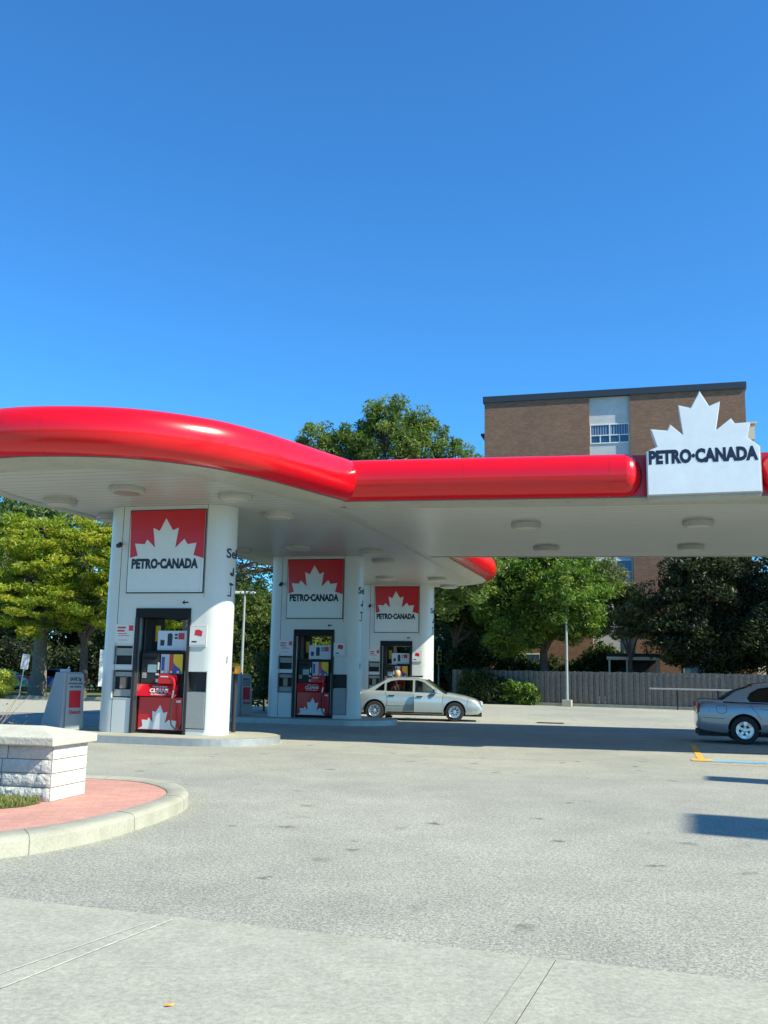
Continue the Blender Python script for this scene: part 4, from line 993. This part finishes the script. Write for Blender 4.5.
def make_car(name, P):
    """x forward, z up; P carries the measured side profile"""
    r = empty(name, (0,0,0)); Lf, Lr = P['front'], P['rear']; hw = P['hw']; pm = P['paint']
    xs = sorted(set([round(q,3) for q in np.linspace(Lr, Lf, 64)]+[Lr+.03,Lr+.08,Lf-.03,Lf-.08])); b = MB(); n = 0; rows = []
    for x in xs:
        w_ = lerp_table(P['plan'], x)*hw; top = lerp_table(P['top'], x); bot = lerp_table(P['bot'], x); sh = min(lerp_table(P['belt'], x), top-.012)
        H = sh-bot
        row = [(0,bot),(w_*.80,bot),(w_*.95,bot+.03),(w_*.985,bot+.10),(w_*.995,bot+H*.35),(w_*1.0,bot+H*.62),(w_*.99,bot+H*.80),(w_*.965,sh-.04),(w_*.93,sh),(w_*.82,sh+(top-sh)*.45),(w_*.55,sh+(top-sh)*.85),(0,top)]
        full = [(-y,z) for y,z in row[1:-1]][::-1]
        ring = [(y,z) for y,z in row]+full   # goes round +y side then -y side
        rows.append([(x,y,z) for y,z in ring])
    m_ = len(rows[0])
    for rw in rows: b.v += rw
    for i in range(len(rows)-1):
        for j in range(m_): b.f.append((i*m_+j, i*m_+(j+1)%m_, (i+1)*m_+(j+1)%m_, (i+1)*m_+j))
    b.f.append(tuple(range(m_-1,-1,-1))); b.f.append(tuple((len(rows)-1)*m_+j for j in range(m_)))
    body = b.build('body', pm)
    bm = bmesh.new(); bm.from_mesh(body.data); bmesh.ops.recalc_face_normals(bm, faces=bm.faces); bm.to_mesh(body.data); bm.free()
    cuts = []
    for xw in P['wheels']:
        for s in (-1,1):
            cc = MB().lathe([(P['arch'],-.19),(P['arch'],.19)], (0,0,0), 'y', 40); cc.v = [(x_+xw, y_+s*(hw-.08), z_+P['wr']+.01) for x_,y_,z_ in cc.v]
            cuts.append(cc.build('cut','rubber'))
    for c_o in cuts:
        bm = bmesh.new(); bm.from_mesh(c_o.data); bmesh.ops.recalc_face_normals(bm, faces=bm.faces); bm.to_mesh(c_o.data); bm.free()
    boolean(body, cuts); body.parent = r
    body.data.polygons.foreach_set('use_smooth', [True]*len(body.data.polygons)); body.data.set_sharp_from_angle(angle=R(32))
    # dark liners inside arches
    for xw in P['wheels']:
        for s in (-1,1):
            lb = MB(); N_ = 20; k = len(lb.v)
            for i in range(N_+1):
                t = math.pi*i/N_
                for yy in (hw-.012, hw-.26): lb.v.append((xw+(P['arch']-.004)*math.cos(t), s*yy, P['wr']+.01+(P['arch']-.004)*math.sin(t)))
            for i in range(N_): lb.f.append((k+2*i,k+2*i+1,k+2*i+3,k+2*i+2))
            k = len(lb.v)
            lb.add([(xw,s*(hw-.262),P['wr'])]+[(xw+P['arch']*math.cos(math.pi*i/N_), s*(hw-.262), P['wr']+P['arch']*math.sin(math.pi*i/N_)) for i in range(N_+1)], [(0,i+1,i+2) for i in range(N_)])
            lb.build('wheel_liner', 'rubber', r)
        for s in (-1,1): make_wheel(r, xw, s*(hw-.015), P['wr'], s, P['spokes'], P['spoke_w'])
    # greenhouse
    G = P['house']; zb = P['zb']; zt = P['zt']
    def yy(z, s):
        t = max(0,min(1,(z-zb)/(zt-zb))); return s*(hw*P['yb']+(hw*P['yt']-hw*P['yb'])*t**1.15)
    for s in (-1,1):
        vs, fs = poly_fill(G, P['windows'])
        g = MB(); n0 = len(vs); g.add([(x,yy(z,s),z) for x,z in vs]+[(x,yy(z,s)-s*.035,z) for x,z in vs], [f if s < 0 else f[::-1] for f in fs]+[tuple(i+n0 for i in (f[::-1] if s < 0 else f)) for f in fs])
        for Wn in [G]+P['windows']:
            k = len(g.v); nW = len(Wn); g.v += [(x,yy(z,s),z) for x,z in Wn]+[(x,yy(z,s)-s*.035,z) for x,z in Wn]
            for i in range(nW): g.f.append((k+i,k+(i+1)%nW,k+nW+(i+1)%nW,k+nW+i))
        g.build('window_pillars', pm, r)
        for Wn in P['windows']:
            gg = MB(); nW = len(Wn); gg.add([(x,yy(z,s)-s*.018,z) for x,z in Wn], [tuple(range(nW)) if s < 0 else tuple(range(nW-1,-1,-1))]); wn = gg.build('side_window', P['glass'], r)
            tr = MB(); k = 0
            for i in range(nW):
                (x0_,z0_),(x1_,z1_) = Wn[i], Wn[(i+1)%nW]; tr.tube([(x0_,yy(z0_,s)+s*.002,z0_),(x1_,yy(z1_,s)+s*.002,z1_)], .009, 5, False)
            tr.build('seal', 'black', wn)
    # roof, screens
    def curve_grid(xa, za, xb, zb_, n_, crown, wa, wb, name, m, par):
        g = MB(); K_ = 10
        for i in range(n_+1):
            t = i/n_; x = xa+(xb-xa)*t; z = za+(zb_-za)*t; w_ = wa+(wb-wa)*t
            for j in range(K_+1):
                q = -1+2*j/K_; g.v.append((x+(P['bow']*(1-q*q) if crown == 'f' else (-P['bow']*(1-q*q) if crown == 'r' else 0)), w_*q, z+(.055*(1-q*q) if crown == 'roof' else .045*(1-q*q)*t)))
        for i in range(n_):
            for j in range(K_): g.f.append((i*(K_+1)+j, (i+1)*(K_+1)+j, (i+1)*(K_+1)+j+1, i*(K_+1)+j+1))
        return g.build(name, m, par, True)
    roofx = P['roof']
    g = MB(); K_ = 12
    for (x, z) in roofx:
        w_ = abs(yy(z,1))
        for j in range(K_+1):
            q = -1+2*j/K_; g.v.append((x, w_*q, z+.05*(1-q*q)-.006*(abs(q)**6)))
    for i in range(len(roofx)-1):
        for j in range(K_): g.f.append((i*(K_+1)+j, (i+1)*(K_+1)+j, (i+1)*(K_+1)+j+1, i*(K_+1)+j+1))
    g.build('roof', pm, r, True)
    (xf0,zf0),(xf1,zf1) = P['wind']; curve_grid(xf0,zf0,xf1,zf1,8,'f',abs(yy(zf0,1))-.02,abs(yy(zf1,1))-.02,'windscreen',P['glass'],r)
    (xr0,zr0),(xr1,zr1) = P['back']; curve_grid(xr0,zr0,xr1,zr1,8,'r',abs(yy(zr0,1))-.02,abs(yy(zr1,1))-.02,'rear_window',P['glass'],r)
    # cabin
    b = MB(); ix0, ix1 = P['cab']
    b.box(ix0,ix1,-hw*.80,hw*.80,zb-.10,zb-.012+.0); b.build('cabin_trim', 'cabin', r)
    for xq, nm in ((P['seats'][0],'front_seat'),(P['seats'][1],'rear_seat')):
        for s in ((-1,1) if nm == 'front_seat' else (0,)):
            w_ = .24 if s else .62
            st_ = MB().add([(xq-.16,s*.37-w_,zb-.1),(xq+.02,s*.37-w_,zb-.1),(xq-.10,s*.37-w_*.85,zb+.16),(xq-.22,s*.37-w_*.85,zb+.16),(xq-.16,s*.37+w_,zb-.1),(xq+.02,s*.37+w_,zb-.1),(xq-.10,s*.37+w_*.85,zb+.16),(xq-.22,s*.37+w_*.85,zb+.16)],
              [(0,1,2,3),(4,7,6,5),(0,4,5,1),(1,5,6,2),(2,6,7,3),(3,7,4,0)]).build('seat', 'dark_grey', r, bevel=.03)
            if s: MB().box(xq-.22,xq-.12,s*.37-.11,s*.37+.11,zb+.18,zb+.32).build('headrest', 'dark_grey', st_, bevel=.03)
    # seams, handles, mirror, mouldings on both flanks
    def flank(x, z, s, o_=.003):
        w_ = lerp_table(P['plan'], x)*hw; bot = lerp_table(P['bot'], x); sh = min(lerp_table(P['belt'], x), lerp_table(P['top'],x)-.012); H = sh-bot
        y = np.interp(z, [bot,bot+.03,bot+.10,bot+H*.35,bot+H*.62,bot+H*.80,sh-.04,sh], [w_*.80,w_*.95,w_*.985,w_*.995,w_*1.0,w_*.99,w_*.965,w_*.93]); return (x, s*(y+o_), z)
    for s in (-1,1):
        sb = MB()
        for line in P['seams']:
            pts_ = []
            for (x0_,z0_),(x1_,z1_) in zip(line[:-1], line[1:]):
                for t in np.linspace(0,1,7): pts_.append(flank(x0_+(x1_-x0_)*t, z0_+(z1_-z0_)*t, s, .0))
            sb.tube(pts_, .005, 5, False)
        sb.build('door_seams', 'black', r)
        for hx, hz in P['handles']:
            x_, y_, z_ = flank(hx, hz, s); MB().box(hx-.10,hx+.10,min(y_,y_+s*.03),max(y_,y_+s*.03),hz-.018,hz+.018).build('door_handle', P.get('handle_m', pm), r, bevel=.008)
        ml = MB(); ml.tube([flank(x,P['mould'],s,.0) for x in np.linspace(P['wheels'][1]+.42,P['wheels'][0]-.42,14)], .014, 6); ml.build('side_moulding', P.get('mould_m', pm), r, True)
        mx, mz = P['mirror']; MB().lathe([(.03,-.06),(.09,-.05),(.10,.0),(.09,.05),(.03,.06)], (0,0,0), 'y', 16)
        mm = MB(); mm.box(mx-.06,mx+.05,min(s*(hw*.93),s*(hw+.17)),max(s*(hw*.93),s*(hw+.17)),mz-.06,mz+.07); mm.build('mirror', P.get('mirror_m', pm), r, bevel=.03)
        # lamps
        hl = P['headlight']; q0 = [flank(x,z,s,.006) for x,z in hl]; k = len(hl); MB().add(q0+[(x,y-s*.12,z) for x,y,z in q0], [tuple(range(k)) if s < 0 else tuple(range(k-1,-1,-1))]+[(i,(i+1)%k,k+(i+1)%k,k+i) for i in range(k)]).build('headlight', P.get('hl_m','headlight'), r)
        tl = P['taillight']; q0 = [flank(x,z,s,.006) for x,z in tl]; k = len(tl); MB().add(q0+[(x,y-s*.12,z) for x,y,z in q0], [tuple(range(k)) if s < 0 else tuple(range(k-1,-1,-1))]+[(i,(i+1)%k,k+(i+1)%k,k+i) for i in range(k)]).build('taillight', 'tail_red', r)
        x_ = Lr; MB().box(Lr-.022,Lr+.02,min(s*hw*.50,s*hw*.86),max(s*hw*.50,s*hw*.86),P['tl_z'][0],P['tl_z'][1]).build('taillight', 'tail_red', r, bevel=.01)
        MB().box(Lf-.06,Lf+.012,min(s*hw*.40,s*hw*.80),max(s*hw*.40,s*hw*.80),P['hl_z'][0],P['hl_z'][1]).build('headlight', 'headlight', r, bevel=.01)
    # bumper shadow line, grille, plates
    MB().box(Lf-.05,Lf+.010,-hw*.35,hw*.35,P['hl_z'][0]+.0,P['hl_z'][1]-.02).build('grille', 'dark_grey', r, bevel=.006)
    MB().box(Lf-.02,Lf+.008,-.26,.26,.40,.53).build('licence_plate', 'notice_white', r)
    MB().box(Lr-.016,Lr+.02,-.26,.26,P['tl_z'][0]-.0,P['tl_z'][0]+.13).build('licence_plate', 'notice_white', r)
    MB().box(Lr+.02,Lf-.02,-hw*.78,hw*.78,.17,.30).build('underbody', 'rubber', r)
    b = MB(); b.tube([(P['wheels'][1]+.40,-hw*.96,.27),(P['wheels'][0]-.40,-hw*.96,.27)], .03, 6); b.tube([(P['wheels'][1]+.40,hw*.96,.27),(P['wheels'][0]-.40,hw*.96,.27)], .03, 6); b.build('sill', 'dark_grey', r)
    return r
# front at +x; x=0 midway between the wheels
PA = dict(front=2.28, rear=-2.42, hw=.885, paint='car_silver_green', glass='car_glass', wheels=(1.35,-1.35), wr=.315, arch=.37, spokes=8, spoke_w=.022,
  plan=[(-2.42,.78),(-2.36,.88),(-2.2,.94),(-1.6,.985),(0,1),(1.3,.985),(1.9,.95),(2.15,.89),(2.24,.82),(2.28,.72)],
  top=[(-2.42,.66),(-2.39,.86),(-2.3,.98),(-1.9,1.0),(-1.5,1.0),(.9,.96),(1.2,.945),(1.7,.86),(2.05,.76),(2.22,.66),(2.28,.55)],
  belt=[(-2.42,.62),(-2.39,.80),(-2.3,.92),(-1.6,.955),(0,.925),(1.0,.88),(1.6,.81),(2.05,.70),(2.28,.50)],
  bot=[(-2.42,.36),(-2.3,.27),(-1.8,.22),(0,.20),(1.8,.20),(2.15,.22),(2.28,.34)],
  zb=.93, zt=1.40, yb=.91, yt=.66, bow=.10,
  house=[(-1.70,.955),(1.05,.87),(.42,1.30),(.25,1.375),(.0,1.395),(-.6,1.395),(-.95,1.36),(-1.33,1.13)],
  windows=[[(.02,.955),(.78,.945),(.30,1.27),(.10,1.33),(.02,1.335)],[(-.95,.975),(-.07,.96),(-.07,1.335),(-.55,1.335),(-.80,1.30),(-.95,1.23)],[(-1.34,.99),(-1.03,.985),(-1.03,1.22),(-1.10,1.18)]],
  roof=[(-1.0,1.355),(-.8,1.385),(-.5,1.40),(0,1.40),(.22,1.385),(.42,1.315)], wind=((1.08,.90),(.36,1.345)), back=((-1.66,.95),(-.93,1.34)), cab=(-1.5,.95), seats=(-.05,-.95),
  seams=[[(.95,.88),(.93,.5),(.85,.26)],[(-.03,.92),(-.03,.30)],[(-1.0,.94),(-.93,.75),(-.93,.55),(-1.0,.42)],[(1.8,.78),(1.75,.52)]], handles=[(.16,.80),(-.78,.82)], mould=.50, mirror=(.72,.99), mirror_m='car_silver_green', handle_m='dark_grey',
  headlight=[(1.93,.58),(2.14,.58),(2.10,.68),(1.90,.72)], taillight=[(-2.36,.70),(-2.15,.72),(-2.15,.86),(-2.36,.84)], tl_z=(.68,.84), hl_z=(.55,.66), hl_m='amber')
ca = make_car('silver_car', PA); ca.location = (1.22,33.85,0); ca.rotation_euler = (0,0,R(-5)); 
tag(ca, 'pale silver sedan with its front door ajar, parked before the farthest pump column', 'car')
# front door standing a little open towards us
def door_panel(par, P, x0, x1, s=-1):
    b = MB(); nx, nz = 8, 12; hw = P['hw']
    d = empty('front_door', (x1, s*hw*.99, 0)); d.parent = par
    for k_, o_ in ((0,.006),(1,-.03)):
        for i in range(nx+1):
            x = x0+(x1-x0)*i/nx
            for j in range(nz+1):
                bot = lerp_table(P['bot'], x); sh = lerp_table(P['belt'], x); H = sh-bot; z = .29+(sh-.005-.29)*j/nz
                y = np.interp(z, [bot,bot+.03,bot+.10,bot+H*.35,bot+H*.62,bot+H*.80,sh-.04,sh], [v_*hw for v_ in (.80,.95,.985,.995,1.0,.99,.965,.93)])
                b.v.append((x-x1, s*(y+o_)-s*hw*.99, z))
    nn = (nx+1)*(nz+1); q = lambda i,j,k_: k_*nn+i*(nz+1)+j
    for i in range(nx):
        for j in range(nz): b.f.append((q(i,j,0),q(i+1,j,0),q(i+1,j+1,0),q(i,j+1,0))); b.f.append((q(i,j,1),q(i,j+1,1),q(i+1,j+1,1),q(i+1,j,1)))
    for i in range(nx):
        for j in (0,nz): b.f.append((q(i,j,0),q(i+1,j,0),q(i+1,j,1),q(i,j,1)))
    for j in range(nz):
        for i in (0,nx): b.f.append((q(i,j,0),q(i,j+1,0),q(i,j+1,1),q(i,j,1)))
    b.build('door_skin', P['paint'], d, True)
    MB().box(x0+.08-x1,x0+.28-x1,-.055,-.012,.79,.825).build('handle', 'dark_grey', d, bevel=.008)
    return d
dd = door_panel(ca, PA, -.02, .93); dd.rotation_euler = (0,0,R(9)); dd['label'] = 'brighter front door standing slightly open'

PB = dict(front=2.45, rear=-2.42, hw=.89, paint='car_silver_blue', glass='car_glass_dark', wheels=(1.35,-1.35), wr=.335, arch=.385, spokes=5, spoke_w=.052,
  plan=[(-2.42,.80),(-2.36,.89),(-2.2,.94),(-1.6,.985),(0,1),(1.3,.985),(1.9,.93),(2.25,.84),(2.38,.72),(2.45,.62)],
  top=[(-2.42,.80),(-2.40,1.00),(-2.36,1.065),(-2.2,1.07),(-1.5,1.03),(.9,.98),(1.2,.965),(1.7,.90),(2.15,.80),(2.35,.70),(2.45,.55)],
  belt=[(-2.42,.74),(-2.40,.90),(-2.3,.98),(-1.6,.97),(0,.95),(1.0,.92),(1.6,.86),(2.15,.74),(2.45,.50)],
  bot=[(-2.42,.38),(-2.36,.30),(-2.2,.27),(-1.8,.23),(0,.21),(1.8,.21),(2.25,.23),(2.45,.34)],
  zb=.95, zt=1.45, yb=.92, yt=.68, bow=.10,
  house=[(-1.86,1.02),(1.15,.93),(.50,1.33),(.25,1.43),(.0,1.45),(-.7,1.445),(-1.05,1.41),(-1.50,1.27)],
  windows=[[(.02,.985),(.85,.975),(.36,1.30),(.12,1.38),(.02,1.385)],[(-1.20,1.02),(-.07,.995),(-.07,1.385),(-.70,1.375),(-.98,1.33),(-1.18,1.22),(-1.25,1.10)]],
  roof=[(-1.1,1.395),(-.9,1.43),(-.5,1.455),(0,1.455),(.25,1.435),(.50,1.35)], wind=((1.15,.95),(.44,1.385)), back=((-1.80,1.00),(-1.02,1.375)), cab=(-1.5,.95), seats=(-.05,-1.0),
  seams=[[(.95,.90),(.93,.5),(.85,.26)],[(-.03,.94),(-.03,.30)],[(-1.22,.95),(-1.05,.75),(-.97,.60)],[(-1.98,.90),(-1.92,.92),(-1.78,.92),(-1.74,.86),(-1.76,.76),(-1.84,.72),(-1.94,.73),(-1.98,.80),(-1.98,.90)],[(-2.3,.62),(-1.80,.60)]], handles=[(.16,.86),(-.82,.87)], mould=.46, mirror=(.80,1.02),
  headlight=[(2.0,.62),(2.30,.62),(2.24,.74),(1.96,.78)], taillight=[(-2.385,.74),(-2.14,.76),(-2.20,.86),(-2.27,.955),(-2.375,.955)], tl_z=(.74,.98), hl_z=(.56,.68))
cb2 = make_car('grey_car', PB); cb2.rotation_euler = (0,0,-TH); 
cy = 23.85; cb2.location = (9.12+1.35*math.cos(TH)-.06, cy-1.35*math.sin(TH)+.85*.97, 0)
tag(cb2, 'blue grey silver sedan parked in the shade at the right edge, tail towards the pumps', 'car')
def car_copy(src, loc, rz, paint, lab):
    c = copy_tree(src); c.location = loc; c.rotation_euler = (0,0,rz)
    def rec(o):
        for ch in o.children:
            if ch.type == 'MESH' and ch.data.materials and ch.data.materials[0] and ch.data.materials[0].name == PB['paint']: setmat(ch, paint)
            rec(ch)
    rec(c); c.name = 'parked_car'; tag(c, lab, 'car', 'cars parked across the far street'); return c
car_copy(cb2, (-25.2,62.5,0), math.pi-.05, 'car_turquoise', 'turquoise car behind the yellow flowering shrub at the left edge')
car_copy(cb2, (-22.4,66,0), math.pi-.05, 'car_blue', 'dark blue car parked just left of the grey squeegee stand')
car_copy(cb2, (4.3,75,0), .3, 'car_red', 'red car far off, just over the silver sedan bonnet')
car_copy(cb2, (8.6,79,0), .3, 'car_white', 'white car far off, right of the distant red car')

# ------------------------------------------------------------------ person beyond the silver car
def skin_mesh(verts, edges, radii, root=0, sub=2):
    me = bpy.data.meshes.new('s'); me.from_pydata(verts, edges, []); o = bpy.data.objects.new('s', me); COL.objects.link(o)
    md = o.modifiers.new('skin', 'SKIN'); md.use_smooth_shade = True
    for i, rr_ in enumerate(radii):
        v_ = me.skin_vertices[0].data[i]; v_.radius = (rr_[0], rr_[1]) if isinstance(rr_, tuple) else (rr_, rr_); v_.use_root = (i == root)
    sm = o.modifiers.new('sub', 'SUBSURF'); sm.levels = sub; sm.render_levels = sub
    bpy.context.view_layer.update(); out = evaluated(o); bpy.data.objects.remove(o); return out
pe = empty('person', (.25,35.25,0), R(-5)); tag(pe, 'blond person in a red top standing on the far side of the silver car', 'person')
V = [(0,0,.95),(.05,0,1.08),(.14,-.02,1.22),(.24,-.04,1.36),(.31,-.06,1.43),(.36,-.10,1.50),(.39,-.12,1.58),
     (.26,-.21,1.35),(.34,-.30,1.14),(.42,-.42,1.02),(.24,.15,1.35),(.22,.24,1.10),(.30,.16,.90),
     (-.01,-.10,.90),(.02,-.11,.50),(-.02,-.10,.10),(.08,-.11,.05),(-.01,.10,.90),(.0,.12,.50),(-.04,.11,.10),(.06,.13,.05),(.445,-.46,1.0),(.33,.12,.83)]
E = [(0,1),(1,2),(2,3),(3,4),(4,5),(5,6),(3,7),(7,8),(8,9),(3,10),(10,11),(11,12),(0,13),(13,14),(14,15),(15,16),(0,17),(17,18),(18,19),(19,20),(9,21),(12,22)]
Rr = [(.13,.16),(.12,.14),(.12,.15),(.12,.15),.055,.075,.085,.06,.045,.033,.06,.045,.033,.085,.06,.042,.035,.085,.06,.042,.035,.03,.03]
bodym = skin_mesh(V, E, Rr); bo = link('body', bodym, 'skin', pe, True)
# clothing as shells of their own
tv = V[:4]+[V[7],V[8],V[10],V[11]]; te = [(0,1),(1,2),(2,3),(3,4),(4,5),(3,6),(6,7)]
link('shirt', skin_mesh(tv, te, [(.15,.18),(.14,.16),(.14,.17),(.13,.165),.08,.06,.08,.06]), 'shirt_red', pe, True)
tv = [V[0],V[13],V[14],V[15],V[17],V[18],V[19]]; te = [(0,1),(1,2),(2,3),(0,4),(4,5),(5,6)]
link('trousers', skin_mesh(tv, te, [(.15,.18),.105,.08,.065,.105,.08,.065]), 'trousers', pe, True)
hb = MB().lathe([(.01,.115),(.07,.105),(.105,.06),(.115,.0),(.11,-.06),(.09,-.10)], (.355,-.10,1.57), n=20); hb.build('hair', 'hair_blond', pe, True)
b = MB(); b.lathe([(.001,-.02),(.015,-.01),(.015,.01),(.001,.02)], (.475,-.13,1.56), n=8); b.build('nose', 'skin', pe, True)
b = MB(); b.lathe([(.001,-.01),(.010,0),(.001,.01)], (.462,-.165,1.585), n=8); b.lathe([(.001,-.01),(.010,0),(.001,.01)], (.468,-.09,1.585), n=8); b.build('eyes', 'black', pe)
for fx in range(4):
    for (hx, hy, hz) in ((.445,-.46,1.0),):
        MB().tube([(hx,hy-.02+fx*.018,hz-.01),(hx+.05,hy-.035+fx*.018,hz-.02),(hx+.07,hy-.04+fx*.018,hz-.055)], [.009,.009,.007], 6).build('finger', 'skin', pe, True)
for s_y in (-.11,.13): MB().tube([(-.06,s_y,.045),(.06,s_y,.05),(.18,s_y,.035)], [.045,.05,.035], 10).build('shoe', 'shoe', pe, True)

# ------------------------------------------------------------------ planting on the front island
rg = np.random.default_rng(77)
n = 22000; pp = np.array(patch); C = []
from mathutils.geometry import intersect_point_tri_2d
def inside(x, y):
    c_ = False; j = len(pp)-1
    for i in range(len(pp)):
        if (pp[i,1] > y) != (pp[j,1] > y) and x < (pp[j,0]-pp[i,0])*(y-pp[i,1])/(pp[j,1]-pp[i,1])+pp[i,0]: c_ = not c_
        j = i
    return c_
while len(C) < n:
    x, y = rg.uniform(-5.8,-3.3), rg.uniform(8.8,12.4)
    if inside(x,y) and not (-5.2 < x < -3.45 and y > 10.45+(-3.45-x)*.2 and y < 11.3+(-3.45-x)*.2): C.append((x,y,.134))
C = np.array(C); h = rg.uniform(.018,.05,n); N = unit(rg.normal(size=(n,3))*np.array([1,1,.15])); A = unit(np.array([0,0,1.0])+rg.normal(size=(n,3))*.35)
N = unit(N-A*(N*A).sum(1,keepdims=True)); g_ = quads('grass', C+A*h[:,None]*.8, N, A, h, rg.uniform(0,1,n), 'grass_blade', aspect=.22)
tag(g_, 'sparse green grass at the foot of the stone pillar', 'grass', kind='stuff')
sh = empty('dry_shrub', (-5.15,12.15,.13)); tag(sh, 'low leafless brown shrub behind the stone pillar at the left edge', 'shrub')
b = MB(); rs = random.Random(9)
for k in range(110):
    a_ = rs.uniform(0,6.28); t = rs.uniform(.1,1); p = Vector((0,0,0)); pts_ = [tuple(p)]; d = Vector((math.cos(a_)*t, math.sin(a_)*t*.6, rs.uniform(.7,1.3)))
    for q in range(4):
        p = p+d*rs.uniform(.14,.22); d += Vector((rs.uniform(-.5,.5),rs.uniform(-.5,.5),rs.uniform(-.4,.3))); pts_.append(tuple(p))
    b.tube(pts_, [.012,.009,.007,.005,.003], 4, False)
b.build('twigs', 'dry_twig', sh)
nl = 1500; P_ = rg.normal(size=(nl,3))*np.array([.36,.25,.17])+np.array([0,0,.52]); N = unit(rg.normal(size=(nl,3))); A = unit(np.cross(N, rg.normal(size=(nl,3))))
leaf_mat('leaf_dry', [(.10,.08,.05),(.20,.15,.10),(.28,.20,.14),(.2,.22,.1)])
quads('dry_leaves', P_, N, A, rg.uniform(.015,.035,nl), rg.uniform(0,1,nl), 'leaf_dry', sh)
# fallen leaves on the sidewalk and lot
def litter(x, y, rz, lab):
    o = MB().add([(-.022,0,0),(-.006,-.012,.005),(.018,-.005,.002),(.024,.003,.008),(.006,.013,.003),(-.012,.010,.006)], [(0,1,2,3,4,5)]).build('fallen_leaf', 'orange', None)
    o.location = (x,y,.008); o.rotation_euler = (0,0,rz); tag(o, lab, 'leaf'); return o
litter(-.93,4.66,.4,'single orange fallen leaf on the pale sidewalk at the bottom')

# ------------------------------------------------------------------ roadside signs beyond the right of the picture
def pylon(x, y, wd, z0, z1, lab):
    p = empty('roadside_sign', (x, y, 0), math.atan2(sun_dir.y, sun_dir.x)+math.pi/2+R(10)); tag(p, lab, 'sign')
    MB().box(-wd*.22,wd*.22,-.14,.14,0,z0).build('post', 'galvanised', p)
    c_ = MB().box(-wd/2,wd/2,-.2,.2,z0,z1).build('sign_cabinet', 'light_grey', p, bevel=.03)
    MB().box(-wd/2+.08,wd/2-.08,-.215,-.201,z0+.1,z1-.1).build('sign_face', 'sign_red', c_)
hx, hy = sun_dir.x/sun_dir.z, sun_dir.y/sun_dir.z
pylon(3.5+hx*13, 10.68+hy*13, 1.55, 5.5, 13, 'tall roadside sign whose broad shadow falls on the forecourt at the right')
pylon(5.3+hx*8, 15.5+hy*8, .75, 3.5, 8, 'smaller roadside sign whose thin shadow falls before the blue parking line')
